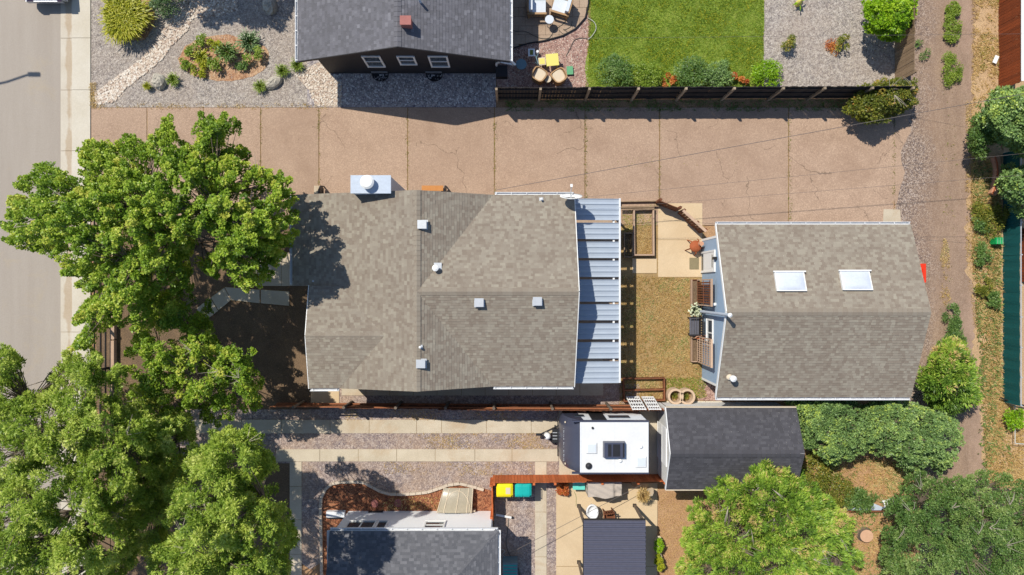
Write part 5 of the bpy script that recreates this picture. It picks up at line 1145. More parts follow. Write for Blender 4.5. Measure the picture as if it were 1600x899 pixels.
# dining things half under the pergola
def chair(name, label, x, y, rz, m, w=.5, group=None, slat=True):
    r = thing(name, label, 'chair', (0, 0, 0), group)
    ob('seat', MB().box((0, 0, .43), (w, w, .04)), m, r)
    bk = ob('backrest', MB().box((-w / 2, 0, .86), (.03, w, .06)).box((-w / 2 + .005, 0, .5), (.03, w - .08, .05)), m, r)
    if slat:
        for i in range(4): ob('slat', MB().box((-w / 2, -w * .33 + i * w * .22, .68), (.02, .05, .3)), m, bk)
    for sx_ in (-1, 1):
        for sy_ in (-1, 1): ob('leg', MB().box((sx_ * (w / 2 - .03), sy_ * (w / 2 - .03), .205), (.04, .04, .41)), m, r)
    for sy_ in (-1, 1): ob('arm', MB().box((0, sy_ * (w / 2 + .0), .64), (w, .05, .03)), m, r)
    r.location = (x, y, 0); r.rotation_euler = (0, 0, rz); return r
chair('patio_chair', 'brown wooden patio chair half hidden under the corrugated canopy', *P2(949, 801), -1.45, M['brown_wood'], .46)
r = thing('shell_chair', 'white round shell shaped chair top beside the brown chair at the canopy edge', 'chair', (*P2(925, 801), 0)); x, y = P2(926, 798, .7)
ob('shell', MB().lathe([(.12, .35), (.25, .42), (.3, .6), (.27, .68), (.2, .5), (.05, .44)], (x, y - .1, 0), 18, sx=.95, sy=1.2), M['gutterw'], r, smooth=True)
for q in range(4): ob('leg', MB().tube((x + .12 * math.cos(q * 1.57), y - .1 + .12 * math.sin(q * 1.57), .38), (x + .22 * math.cos(q * 1.57), y - .1 + .22 * math.sin(q * 1.57), 0), .015, n=6), M['alu'], r)
for yy, lab, cols in ((848, 'oval white planter of green leaves in the side yard, upper of the two', 'lf_lime'), (873, 'oval white planter with yellow flowers in the side yard, lower of the two', 'lf_gold')):
    x, y = P2(1027, yy); r = thing('planter', lab, 'planter', (x, y, 0)); ob('pot', MB().lathe([(.16, 0), (.21, .3), (.22, .36), (.19, .37), (.18, .3)], (x, y, 0), 18, sx=.85, sy=2.0 if yy < 860 else 1.8), M['cream'], r)
    o = plant('leaves', '', '', 1029, yy, .2, .3, M[cols], 600, (.1, .05), int(yy), ry=.42); del o['label']; del o['category']; o.parent = r; o.location = (0, 0, .3)
    o.name = 'foliage'
# ================================================================ back yard things
def frame_bed(label, pts, h, m, w=.05, mid=None):
    P_ = [P2(*p) for p in pts]; cx = sum(p[0] for p in P_) / 4; cy = sum(p[1] for p in P_) / 4; r = thing('raised_bed', label, 'raised bed', (cx, cy, 0))
    for i in range(4): a, b = P_[i], P_[(i + 1) % 4]; e = (Vector(b) - Vector(a)).normalized() * w / 2; ob('plank', MB().beam((a[0] - e.x * (1 if i % 2 == 0 else -1), a[1] - e.y * (1 if i % 2 == 0 else -1), h / 2), (b[0] + e.x * (1 if i % 2 == 0 else -1), b[1] + e.y * (1 if i % 2 == 0 else -1), h / 2), w, h - .004 * (i % 2)), m, r)
    if mid: a, b = P2(*mid[0]), P2(*mid[1]); ob('plank', MB().beam((*a, h / 2), (*b, h / 2), w, h - .01), m, r)
    return r
frame_bed('pale framed raised garden bed with dry grass north east of the patio cover', [(989, 329), (1019, 328), (1019.5, 399), (989.5, 399)], .30, M['pale_wood'], .07)
frame_bed('small dark raised bed with grey frame in the shade of the patio cover', [(974.5, 365), (987, 365), (987, 402), (974.5, 402)], .22, M['grey_wood'], .04)
frame_bed('brown timber frame bed with a middle rail south of the dry lawn', [(973, 591), (1036, 590), (1036.5, 624), (974, 626)], .28, M['brown_wood'], .06, mid=((973, 609), (1036, 607.5)))
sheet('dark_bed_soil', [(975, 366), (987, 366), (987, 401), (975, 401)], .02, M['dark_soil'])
frame_bed('narrow planting trough along the fence north of the pale raised bed', [(968, 316), (1032, 315), (1032, 323), (968, 324)], .2, M['grey_wood'], .04)
r = thing('loose_timbers', 'two long weathered rails lying across the north end of the back yard', 'timber', (*P2(995, 326), 0))
for yy in (325.5, 328.5): ob('timber', MB().beam((*P2(968, yy), .3), (*P2(1020, yy - .5), .32), .05, .06), M['grey_wood'], r)
a = P2(1023, 318); b = P2(1056, 331)
fence('gate_fence', 'dark brown leaning fence section at the north corner of the back patio', 'fence', a, b, 1.0, M['brown_wood'], side=1, rails=(.2, .75), posts=(.05, 1.0), jit=.02)
a = P2(1058, 333); b = P2(1093, 365)
fence('gate_fence', 'diagonal brown fence section meeting the north west corner of the garage', 'fence', a, b, 1.05, M['brown_wood'], side=1, rails=(.2, .85), posts=(.05, .85, 1.35), jit=.02, rail_mat=M['pale_wood'], cap=M['pale_wood'])
# chiminea
r = thing('fire_pit', 'terracotta coloured round fire bowl on curved legs by the garage wall', 'fire pit', (*P2(1084, 384), 0)); x, y = P2(1087, 385, .45)
ob('bowl', MB().lathe([(.08, .2), (.22, .3), (.27, .42), (.25, .48), (.1, .52), (.02, .54)], (x, y, 0), 20), M['terracotta'], r, smooth=True)
for q in range(5):
    a_ = 2.3 + q * 1.256; ob('leg', MB().path([(x + math.cos(a_) * .16, y + math.sin(a_) * .16, .38), (x + math.cos(a_) * .30, y + math.sin(a_) * .30, .42), (x + math.cos(a_) * .42, y + math.sin(a_) * .42, .0)], [.035, .03, .02], 6), M['rust_wood'] if q % 2 else M['terracotta'], r)
ob('chimney_neck', MB().lathe([(.10, .5), (.08, .75), (.1, .78)], (x + .18, y + .1, 0), 14), M['clay'], r)
# trellis planters against the garage
def trellis(label, y_top, y_bot, m, grid, seed):
    ya, yb = P2(0, y_top)[1], P2(0, y_bot)[1]; r = thing('trellis_planter', label, 'planter', (8.3, (ya + yb) / 2, 0), 'trellis planters against the garage wall'); 
    xq = P2(1078, 0)[0]
    ob('plank', MB().bb(xq, xq + .04, yb, ya, 0, .28), M['pale_wood'], r); ob('plank', MB().bb(xq + .041, 8.52, yb, yb + .04, 0, .27), m, r); ob('plank', MB().bb(xq + .041, 8.52, ya - .04, ya, 0, .27), m, r); ob('plank', MB().bb(8.521, 8.56, yb, ya, 0, .28), m, r)
    ob('planter_soil', MB().bb(xq + .042, 8.519, yb + .041, ya - .041, 0, .2), M['dark_soil'], r)
    zt_ = 2.45; z_b = .35; xa_ = 8.46
    for yy in (ya - .03, yb + .03): ob('upright', MB().bb(xa_ - .03, xa_ + .03, yy - .025, yy + .025, .28, zt_), M['pale_wood'], r)
    n = 10 if grid else 9
    for i in range(n):
        y = yb + .1 + (ya - yb - .2) * (i + .5) / n; ob('slat', MB().bb(xa_ - .045, xa_ - .015, y - (.016 if grid else .034), y + (.016 if grid else .034), z_b, zt_ - .05), m, r)
    for i in range(6 if grid else 3): z = z_b + .1 + i * ((zt_ - z_b - .2) / (5 if grid else 2)); ob('slat', MB().bb(xa_ - .062, xa_ - .046, yb + .06, ya - .06, z - .02, z + .02), M['pale_wood'] if grid else m, r)
    ob('top_rail', MB().bb(xa_ - .05, xa_ + .04, yb, ya, zt_, zt_ + .05), M['pale_wood'], r)
trellis('planter box with reddish slatted trellis just south of the white garage door', 437, 477, M['brown_wood'], False, 1)
trellis('planter box with pale square grid trellis south of the black bench', 524, 565, M['pale_wood'], True, 2)
r = thing('bench', 'black slatted garden bench under the garage window between two trellis planters', 'bench', (8.35, -1.75, 0)); ya, yb = P2(0, 495)[1], P2(0, 523)[1]
for i in range(4): ob('seat_slat', MB().bb(8.05 + i * .11, 8.145 + i * .11, yb, ya, .42, .45), M['slate_blue'] if False else m_plain('charcoal_paint', (.10, .10, .12, 1), .5), r)
bk = ob('backrest', MB().bb(8.52, 8.56, yb, ya, .86, .93).bb(8.5, 8.54, yb, ya, .50, .55), M['dark_metal'], r)
for i in range(7): y = yb + .07 + i * (ya - yb - .14) / 6; ob('slat', MB().bb(8.51, 8.53, y - .03, y + .03, .55, .86), M['dark_metal'], bk)
for x_ in (8.07, 8.5):
    for y in (yb + .04, ya - .04): ob('leg', MB().bb(x_, x_ + .05, y - .025, y + .025, 0, .419), M['dark_metal'], r)
for y in (yb + .02, ya - .02): ob('armrest', MB().bb(8.02, 8.5, y - .03, y + .03, .64, .67), M['dark_metal'], r)
r = thing('hoop_planter', 'reddish metal hoop planter leaning between bench and grid trellis', 'hoop', (8.3, -2.3, 0)); x, y = P2(1095, 527, .5)
ob('hoop', MB().path([(x + .05 + .32 * math.cos(a_), y + .06 * math.sin(a_) - .04 * math.cos(2 * a_), .55 + .1 * math.sin(a_)) for a_ in [i * 6.283 / 16 for i in range(17)]], .025, 6), M['clay'], r); ob('tray', MB().box((x + .05, y - .02, .48), (.5, .14, .06)), M['terracotta'], r)
plant('agave', 'pale green spiky agave at the foot of the flue pipe', 'plant', 1084, 484, .32, .42, m_leaf('agave_leaves', [(0, G(150, 160, 130)), (.6, G(206, 212, 180)), (1, G(232, 232, 206))], trans=.05), 46, (.3, .13), 6, style='arch')
slabs('agave_pad', M['patio'], 1078.5, 1092, 479, 495, top=.03, seed=44)
# round concrete rings
for px_, py_, lab in ((1051.5, 617, 'left hand round hollow concrete planter'), (1069.5, 617.5, 'right hand round hollow concrete planter, next to the gravel')):
    x, y = P2(px_, py_); r = thing('ring_planter', lab + ' south of the dry lawn', 'planter', (x, y, 0), 'round concrete planters'); ob('ring', MB().lathe([(.36, 0), (.36, .55), (.34, .57), (.27, .57), (.255, .55), (.255, .12), (.0, .12)], (x, y, 0), 28), M['conc_pot'], r, smooth=False)
    ob('fill', MB().lathe([(.2, .1), (.25, .14), (.1, .16)], (x, y, 0), 14), M['drylawn'], r)
    o = plant('foliage', '', '', px_, py_, .15, .15, M['lf_olive'], 120, (.08, .03), int(px_), style='arch'); del o['label']; del o['category']; o.parent = r; o.location = (0, 0, .14)
# two white lattice crates leaning on the fence
for (xa_, xb_, lab) in ((977.5, 996.5, 'left'), (1001.5, 1018.5, 'right')):
    a = P2(xa_, 620); b = P2(xb_, 620); z1 = 1.72; y2 = -5.3
    r = thing('lattice_panel', f'{lab} one of two white slatted panels leaning on the brown fence', 'lattice panel', ((a[0] + b[0]) / 2, a[1], 0), 'white slatted panels leaning on the fence'); sh_ = 0.0
    def q(u, v): return (a[0] + (b[0] - a[0]) * u, a[1] + (y2 - a[1]) * v + .03, .2 + z1 * v)
    for u in (0, 1): ob('rail', MB().beam(q(u, 0), q(u, 1), .05, .04), M['white'], r)
    for u in (.2, .4, .6, .8): ob('slat', MB().beam(q(u, 0), q(u, 1), .045, .02), M['gutterw'], r)
    for v in (.03, .22, .5, .75, .97): ob('cross_slat', MB().beam(q(0, v), q(1, v), .045, .03), M['white'], r)
# ================================================================ north-east patio furniture
def club(label, px, py, rz):
    r = thing('armchair', label, 'armchair', (0, 0, 0), 'cushioned wooden armchairs on the stone patio')
    ob('frame', MB().box((0, 0, .2), (.78, .76, .1)), M['wicker'], r)
    for s_ in (-1, 1): ob('armrest', MB().box((0, s_ * .38, .56), (.86, .09, .05)).box((-.36, s_ * .38, .27), (.08, .07, .53)).box((.36, s_ * .38, .27), (.08, .07, .53)), M['wicker'], r)
    ob('backrest', MB().box((-.4, 0, .5), (.07, .7, .6)), M['wicker'], r)
    ob('seat_cushion', MB().box((.06, 0, .36), (.68, .62, .18)), M['cushion'], r); ob('back_cushion', MB().box((-.29, 0, .60), (.16, .62, .46)), M['cushion'], r)
    x, y = P2(px, py, .5); r.location = (x, y, 0); r.rotation_euler = (0, 0, rz); return r
club('cushioned armchair squarely facing right, nearer the black house', 839, 9, 0.0)
club('cushioned armchair turned at an angle, nearer the lawn', 878, 9, 2.85)
def rtable(label, px, py, rad, h, m, cat='table', name='side_table', legs=True):
    x, y = P2(px, py, h); r = thing(name, label, cat, (x, y, 0)); ob('top', MB().lathe([(rad * .97, h - .04), (rad, h - .02), (rad * .98, h)], (x, y, 0), 26), m, r)
    if legs:
        for q_ in range(3): a_ = q_ * 2.094; ob('leg', MB().tube((x + math.cos(a_) * rad * .5, y + math.sin(a_) * rad * .5, h - .04), (x + math.cos(a_) * rad * .8, y + math.sin(a_) * rad * .8, 0), .015, n=6), M['alu'], r)
    return r
rtable('small round pale blue table in front of the two cushioned armchairs', 858.5, 30.5, .20, .55, M['cushion'])
rtable('round slate blue metal table standing alone near the black house corner', 814.5, 100.5, .245, .62, M['slate_blue'])
rtable('small round cream stool between the two tan tub chairs', 856, 123.5, .16, .45, M['cream'], 'stool', 'stool')
def tub(label, px, py, rz):
    r = thing('tub_chair', label, 'armchair', (0, 0, 0), 'tan tub chairs by the dark fence'); m = MB(); n = 20
    def shape(k_, z): return [((.36 * k_) * (1 if math.cos(t) > 0 else .92) * math.copysign(abs(math.cos(t)) ** .6, math.cos(t)), (.34 * k_) * math.copysign(abs(math.sin(t)) ** .6, math.sin(t)) * (1 + .12 * math.cos(t)), z) for t in [2 * math.pi * i / n for i in range(n)]]
    vs = shape(.86, .02) + shape(1.0, .62) + shape(.98, .66) + shape(.84, .66) + shape(.80, .42)
    # front (+x) edge of the shell dips down to the seat
    vs = [(v[0], v[1], v[2] - (max(0, v[0] - .12) * 1.0 if v[2] > .6 else 0)) for v in vs]
    m.add(vs, [(k_ * n + i, k_ * n + (i + 1) % n, (k_ + 1) * n + (i + 1) % n, (k_ + 1) * n + i) for k_ in range(4) for i in range(n)] + [tuple(range(n))[::-1]])
    ob('shell', m, M['wicker'], r); ob('seat_cushion', MB().add(shape(.80, .36) + shape(.80, .43) + shape(.7, .46), [(k_ * n + i, k_ * n + (i + 1) % n, (k_ + 1) * n + (i + 1) % n, (k_ + 1) * n + i) for k_ in range(2) for i in range(n)] + [tuple(range(2 * n, 3 * n))]), M['cream'], r)
    x, y = P2(px, py, .45); r.location = (x, y, 0); r.rotation_euler = (0, 0, rz); return r
tub('tan tub chair with cream seat, left of the small cream stool', 842.5, 117.5, 1.0); tub('tan tub chair with cream seat, right of the small cream stool', 873.5, 119.5, 2.15)
x, y = P2(863, 93.5, .6); r = thing('square_table', 'lemon yellow square table north of the tan tub chairs', 'table', (x, y, 0)); ob('top', MB().box((x, y, .58), (.56, .54, .04), .1), M['lemon'], r)
for u in (-1, 1):
    for v in (-1, 1): ob('leg', MB().box((x + u * .22, y + v * .21, .28), (.04, .04, .558), .1), M['lemon'], r)
x, y = P2(847, 96, .42); r = thing('square_stool', 'small pale yellow square stool left of the lemon yellow table', 'stool', (x, y, 0)); ob('top', MB().box((x, y, .40), (.32, .34, .04), .1), M['cream'], r); ob('inlay', MB().box((x, y, .425), (.24, .26, .012), .1), M['lemon'], r)
for u in (-1, 1):
    for v in (-1, 1): ob('leg', MB().box((x + u * .12, y + v * .13, .19), (.03, .03, .378), .1), M['cream'], r)
x, y = P2(830.5, 82, .45); r = thing('tray_table', 'small white framed tray table with olive inset in the shadow of the black house', 'table', (x, y, 0)); ob('top', MB().box((x, y, .42), (.30, .34, .04)), M['white'], r); ob('inset', MB().box((x, y, .445), (.14, .22, .012)), M['lf_olive'], r)
for u in (-1, 1):
    for v in (-1, 1): ob('leg', MB().box((x + u * .12, y + v * .13, .2), (.03, .03, .398)), M['white'], r)
x, y = P2(840, 80, .35); r = thing('watering_can', 'small white watering can beside the tray table', 'watering can', (x, y, 0)); ob('body', MB().lathe([(.07, .0), (.08, .25), (.05, .3)], (x, y, 0), 14), M['white'], r); ob('spout', MB().tube((x + .05, y, .1), (x + .12, y + .18, .34), .015, n=6), M['white'], r); ob('handle', MB().path([(x - .06, y, .28), (x - .14, y - .03, .2), (x - .07, y, .08)], .012, 6), M['white'], r)
r = thing('chair_frame', 'slate blue folded metal chair frame beside the yellow stool', 'chair frame', (*P2(839, 95), 0))
for i, (p, q_) in enumerate((((836, 84, .3), (841, 100, .5)), ((841, 84, .35), (836, 98, .1)), ((837, 98, .4), (845, 108, .1)))): ob('tube', MB().tube(P(*p), P(*q_), .02, n=6), M['slate_blue'], r)
x, y = P2(890.5, 110, .12); r = thing('kneeling_cushion', 'mint green cushion lying on the pink gravel', 'cushion', (x, y, 0)); ob('pad', MB().box((x, y, .07), (.29, .38, .09), .06, taper=.96), M['mint'], r)
# patio edging, hoses
m = MB(); pe = [(776, 83.5), (797, 77.5), (826, 68.5), (850, 64.5), (880, 56.5), (900, 45), (914.5, 28.5), (919.5, 6), (919, -30)]
m.path([(*P2(*p), .06) for p in pe], .035, 6); r = thing('patio_edging', 'black curved edging round the stone patio', 'edging', (*P2(900, 45), 0)); ob('strip', m, M['black_pl'], r)
def hose(label, pts, m, rr=.014, z=.07):
    # smooth the polyline
    P_ = [Vector(P2(*p)) for p in pts]; o = []
    for i in range(len(P_) - 1):
        a0 = P_[max(i - 1, 0)]; a1 = P_[i]; a2 = P_[i + 1]; a3 = P_[min(i + 2, len(P_) - 1)]
        for s_ in range(6):
            t_ = s_ / 6; v = .5 * ((2 * a1) + (a2 - a0) * t_ + (2 * a0 - 5 * a1 + 4 * a2 - a3) * t_ ** 2 + (3 * a1 - a0 - 3 * a2 + a3) * t_ ** 3); o.append((v.x, v.y, z))
    o.append((*P_[-1], z)); x = ob('garden_hose', MB().path(o, rr, 6), m); x['label'] = label; x['category'] = 'hose'; return x
hose('dark garden hose snaking over the stone patio below the round table', [(798, 45), (806, 50), (820, 50), (835, 57), (846, 61), (858, 60), (865, 50), (872, 44), (882, 36), (884, 28)], M['hose'])
hose('looping dark hose coils on the patio near the angled armchair', [(873, 48), (880, 54), (886, 51), (880, 47), (884, 47), (892, 42), (894, 34)], M['hose'])
hose('thin dark hose crossing the pink gravel towards the lawn', [(884, 88), (890, 78), (897, 64), (908, 60), (922, 62)], M['hose'], z=.03)
hose('pale hose curving from the patio edge over the lawn', [(918, 29), (928, 36), (931, 46), (925, 57), (918, 63)], M['pale_hose'], z=.08)
hose('pale hose tangle in the dark strip beside the white house', [(782, 872), (786, 876), (781, 866), (784, 858), (789, 861), (785, 866), (790, 870)], M['pale_hose'], z=.05)
hose('thin green hose curving over the patio below the cooler', [(897, 768), (900, 776), (900, 790)], M['lf_weed'], rr=.008, z=.035)
hose('dark landscape edging strip curving beside the white house wall', [(795, 808), (793, 830), (791, 852), (799, 872), (811, 892), (812, 905)], M['hose'], rr=.02, z=.02)
o = ob('toy', MB().lathe([(.1, 0), (.14, .2), (.1, .42), (.03, .6)], (*P2(1245, 8), 0), 10), M['lemon']); o['label'] = 'yellow and green garden ornament on the gravel at the top edge'; o['category'] = 'garden ornament'
for i, (dx, dy) in enumerate(((.16, .1), (-.15, -.06), (.02, -.2), (.08, .22))):
    x, y = P2(1245, 8); oo = ob('leaf', MB().add([(x, y, .3), (x + dx * 1.2 - .04, y + dy * 1.2 + .04, .36), (x + dx * 2, y + dy * 2, .25), (x + dx * 1.2 + .04, y + dy * 1.2 - .04, .34)], [(0, 1, 2, 3)]), M['lf_lime'], o)
# ================================================================ right edge things
r = thing('planter_trough', 'long curved terracotta trough in the dry verge by the alley', 'planter', (*P2(1552, 272), 0))
m = MB(); pts = [(1549, 247), (1552, 256), (1553.5, 270), (1552, 284), (1548, 298), (1545, 305)]
for i in range(len(pts) - 1): m.beam((*P2(*pts[i]), .16), (*P2(*pts[i + 1]), .16), .26, .3)
ob('wall', m, M['clay'], r); ob('rim', MB().path([(*P2(p[0] - 2, p[1]), .32) for p in pts], .03, 6), M['terracotta'], r)
r = thing('crate', 'small bright green plastic crate beside the green mesh fence', 'crate', (*P2(1560, 377), 0)); x, y = P2(1562, 376.5, .5)
ob('body', MB().box((x, y, .3), (.34, .30, .4), taper=.9), m_plain('green_plastic', A(20, 170, 90, .85), .5), r)
for u in (-.1, .02, .13): ob('slat', MB().box((x + u, y, .51), (.05, .28, .02)), M['mint'], r)
for i, (x0_, y0_, x1_, y1_, rz_) in enumerate(((1558, 622, 1584, 634, 0), (1576, 622, 1577, 690, 0), (1576, 690, 1602, 692, 0))):
    pass
r = thing('pipe_frame', 'bent white pipe frame lying in the dry grass at the lower right edge', 'frame', (*P2(1577, 650), 0))
ob('pipe', MB().path([(*P2(1556, 620), .3), (*P2(1582, 630), .35), (*P2(1604, 634), .35)], .035, 6), M['dark_metal'], r); ob('pipe', MB().path([(*P2(1576, 628), .4), (*P2(1576, 690), .4), (*P2(1604, 692), .4)], .02, 6), M['pale_hose'], r)
# ladder and sheet, stump
r = thing('metal_sheet', 'weathered grey metal tray lying at the edge of the wild yard', 'metal sheet', (*P2(1350, 790), 0))
ob('sheet', MB().prism([P2(1321, 796), (P2(1359, 784)), P2(1379, 792), P2(1374, 796)], .1, .14), M['metal'], r); ob('rim', MB().beam((*P2(1320, 797.5), .1), (*P2(1376, 797.5), .1), .06, .18), M['brown_wood'], r)
r = thing('ladder', 'short white ladder lying between the tray and the bushes', 'ladder', (*P2(1393, 781), 0))
for q_ in (0, 1): ob('rail', MB().beam((*P2(1374 + q_ * 2, 781 + q_ * 9), .25), (*P2(1408, 771 + q_ * 6), .5), .06, .07), M['white'], r)
for i in range(8): t_ = (i + .5) / 8; ob('rung', MB().beam((*P2(1374 + 34 * t_, 781 - 10 * t_), .25 + .25 * t_), (*P2(1376 + 32 * t_, 790 - 13 * t_), .25 + .25 * t_), .05, .04), M['white'], r)
x, y = P2(1354.5, 838, .25); r = thing('tree_stump', 'pale cut tree stump in the red brown soil of the wild yard', 'stump', (x, y, 0)); ob('trunk', MB().lathe([(.36, 0), (.31, .08), (.29, .24)], (x, y, 0), 16, sx=1.05), M['bark'], r); ob('cut_face', MB().lathe([(.288, .24), (.285, .25)], (x, y, 0), 16, sx=1.05), M['stump'], r)
# white scrap on the verge
o = ob('paper_scrap', MB().box((*P2(1552, 95), .16), (.18, .36, .03), -.4), M['white']); o['label'] = 'white scrap of board lying in the dry grass by the rust red fence'; o['category'] = 'scrap'
o = ob('concrete_pad', MB().prism([P2(1380, 327), P2(1406, 328), P2(1407, 350), P2(1379, 351)], 0, .035), M['ribbon']); o['kind'] = 'structure'
# boulders
def boulder(label, px, py, rx, ry, h, rz, seed):
    rs = random.Random(seed); m = MB(); n = 12; vs = []; x, y = P2(px, py)
    for k_, (rr_, zz) in enumerate(((1.0, 0), (1.02, .3), (.86, .72), (.5, .97), (.18, 1.0))):
        for i in range(n):
            t_ = 6.283 * i / n + k_ * .2; j = rs.uniform(.86, 1.12); a_ = math.cos(t_) * rx * rr_ * j; b_ = math.sin(t_) * ry * rr_ * j; vs.append((x + a_ * math.cos(rz) - b_ * math.sin(rz), y + a_ * math.sin(rz) + b_ * math.cos(rz), zz * h * rs.uniform(.9, 1.1)))
    m.add(vs, [(k_ * n + i, k_ * n + (i + 1) % n, (k_ + 1) * n + (i + 1) % n, (k_ + 1) * n + i) for k_ in range(4) for i in range(n)] + [tuple(range(4 * n, 5 * n))]); o = ob('boulder', m, M['rock']); o['label'] = label; o['category'] = 'boulder'
boulder('pale grey boulder between two small grass tufts near the river stones', 250.5, 128, .34, .36, .35, .4, 1)
boulder('flat cream boulder between the mulch bed and the river stone patch', 428.5, 130, .42, .25, .3, .55, 2)
boulder('blue grey boulder in the tree shade beside the black house', 423.5, 11, .33, .38, .35, .2, 3)
# ================================================================ street: car, lamp, cables
r = thing('parked_car', 'silver car parked at the kerb, only its tail showing at the top left', 'car', (-21.1, 15, 0)); X0, X1, Y0, Y1 = -22.0, -20.22, 12.95, 17.3
side = [(Y0 + .05, .35), (Y0, .6), (Y0 + .12, .92), (Y0 + .9, 1.0), (Y0 + 1.5, 1.38), (Y0 + 2.8, 1.42), (Y0 + 3.5, .98), (Y1 - .1, .8), (Y1, .55), (Y1 - .05, .3)]
m = MB(); n = len(side); vs = []
for xx, k_ in ((X0, 1), (X0 + .12, 0), (X1 - .12, 0), (X1, 1)): vs += [(xx + (.0 if z < 1.0 else (.1 if k_ and xx < -21 else -.1 if k_ else 0)), y_, z - (.05 if k_ else 0)) for y_, z in side]
m.add(vs, [(c_ * n + i, (c_ + 1) * n + i, (c_ + 1) * n + (i + 1) % n, c_ * n + (i + 1) % n) for c_ in range(3) for i in range(n)] + [tuple(range(n)), tuple(range(3 * n, 4 * n))[::-1]]); ob('body', m, M['car'], r)
ob('rear_window', MB().add([(X0 + .25, Y0 + .93, 1.03), (X1 - .25, Y0 + .93, 1.03), (X1 - .3, Y0 + 1.47, 1.385), (X0 + .3, Y0 + 1.47, 1.385)], [(0, 1, 2, 3)]), M['glass'], r); ob('windscreen', MB().add([(X0 + .3, Y0 + 2.83, 1.42), (X1 - .3, Y0 + 2.83, 1.42), (X1 - .25, Y0 + 3.45, 1.02), (X0 + .25, Y0 + 3.45, 1.02)], [(0, 1, 2, 3)]), M['glass'], r)
ob('bumper', MB().bb(X0 + .08, X1 - .08, Y0 - .06, Y0 + .02, .42, .62), M['car'], r)
for xx in (X0 + .2, X1 - .2): ob('tail_lamp', MB().box((xx, Y0 + .03, .78), (.28, .06, .14)), M['red'], r)
for xx in (X0 + .1, X1 - .1):
    for yy in (Y0 + .8, Y1 - .8): o = ob('wheel', MB().tube((xx - .1, yy, .32), (xx + .1, yy, .32), .32, n=18), M['rubber'], r); ob('rim', MB().tube((xx - .105, yy, .32), (xx + .105, yy, .32), .19, n=12), M['alu'], o)
# street lamp: its arm's shadow falls on the street
x, y = P2(60, 116.5); hx, hy = x - 7.6 * SUN[0], y - 7.6 * SUN[1]
r = thing('street_lamp', 'street lamp whose arm throws the curved shadow on the street at the left', 'street lamp', (hx - 4.5, hy - 1.6, 0))
ob('pole', MB().tube((hx - 4.2, hy - .9, 0), (hx - 4.2, hy - .9, 7.2), .09, .06, 10), M['dark_metal'], r); ob('arm', MB().path([(hx - 4.2, hy - .9, 7.1), (hx - 2.6, hy - .72, 7.4), (hx - 1.4, hy - .36, 7.55), (hx - .5, hy - .02, 7.6)], .05, 8), M['dark_metal'], r); ob('lamp_head', MB().box((hx - .2, hy, 7.6), (.55, .17, .1)), M['dark_metal'], r)
# overhead cables
def cable(label, pa, pb, za, zb, r=.007, sag=.0):
    a = Vector(P(*pa, za)); b = Vector(P(*pb, zb)); pts = [tuple(a.lerp(b, i / 24) - Vector((0, 0, sag * 4 * (i / 24) * (1 - i / 24)))) for i in range(25)]
    x = ob('overhead_cable', MB().path(pts, r, 5), M['cable']); x['label'] = label; x['category'] = 'cable'
cable('twisted service cable crossing the driveway from the tan roof up to the top right', (776, 297), (1900, 92), 3.0, 7.0, .011)
cable('upper of two thin cables crossing the driveway north of the garage', (908, 309), (1900, 210), 3.0, 6.4, .006)
cable('lower of two thin cables crossing the driveway just north of the garage', (1026, 319), (1900, 250), 1.2, 6.4, .006)
cable('thin cable crossing the green lawn and the gravel yard at the top', (922, 60), (1900, 50), 1.2, 6.6, .005)
cable('low line strung over the grill patio towards the shed corner', (790, 868), (1002, 758), 1.5, 1.1, .010)

# ================================================================ plants
plant('ornamental_grass', 'large clump of yellow green ornamental grass in the front gravel', 'ornamental grass', 208, 34, .98, .8, M['lf_gold'], 5200, (.18, .04), 1, ry=.98, style='arch', tufts=22, tone=.1)
o = plant('ornamental_grass', 'smaller yellow green ornamental grass clump on the left shoulder of the large one', 'ornamental grass', 190, 22, .62, .7, M['lf_gold'], 2000, (.2, .04), 2, style='arch', tufts=9, tone=.1)
plant('evergreen_shrub', 'round dark green evergreen shrub at the top edge of the front gravel', 'shrub', 268, 8, .72, .9, M['lf_dark'], 3400, (.09, .035), 3)
bed = [(302, 81, .36, .35, 'lf_grass', 'bright green leafy shrub at the left end of the mulch bed', 'mound'), (318, 92, .36, .3, 'lf_gold', 'yellow green tuft of grass in the left half of the mulch bed', 'arch'),
       (292, 101, .24, .25, 'lf_grass', 'small green rosette at the left edge of the mulch bed', 'mound'), (313, 111, .36, .25, 'lf_gold', 'olive low plant at the lower left of the mulch bed', 'mound'),
       (339, 104, .36, .45, 'lf_grass', 'upright green plant in the middle front of the mulch bed', 'mound'), (320, 66, .28, .35, 'lf_grass', 'small green plant at the upper left of the mulch bed', 'mound'),
       (336, 74, .36, .35, 'lf_gold', 'yellowish plant behind the middle of the mulch bed', 'mound'), (361, 86, .48, .55, 'lf_weed', 'large dark spiky leaved plant in the centre of the mulch bed', 'arch'),
       (399, 88, .42, .5, 'lf_grass', 'bright green shrub at the right side of the mulch bed', 'mound'), (381, 104, .27, .25, 'lf_weed', 'small grey green plant at the lower right of the mulch bed', 'mound'), (392, 68, .5, .3, 'lf_dark', 'shaded sprawling plant at the upper right of the mulch bed', 'arch')]
for i, (px_, py_, rr_, h_, mm, lab, st_) in enumerate(bed): plant('garden_plant', lab, 'plant', px_, py_, rr_, h_, M[mm], 420 if st_ == 'mound' else 260, (.1, .045), 10 + i, style=st_, group='plants in the mulch bed')
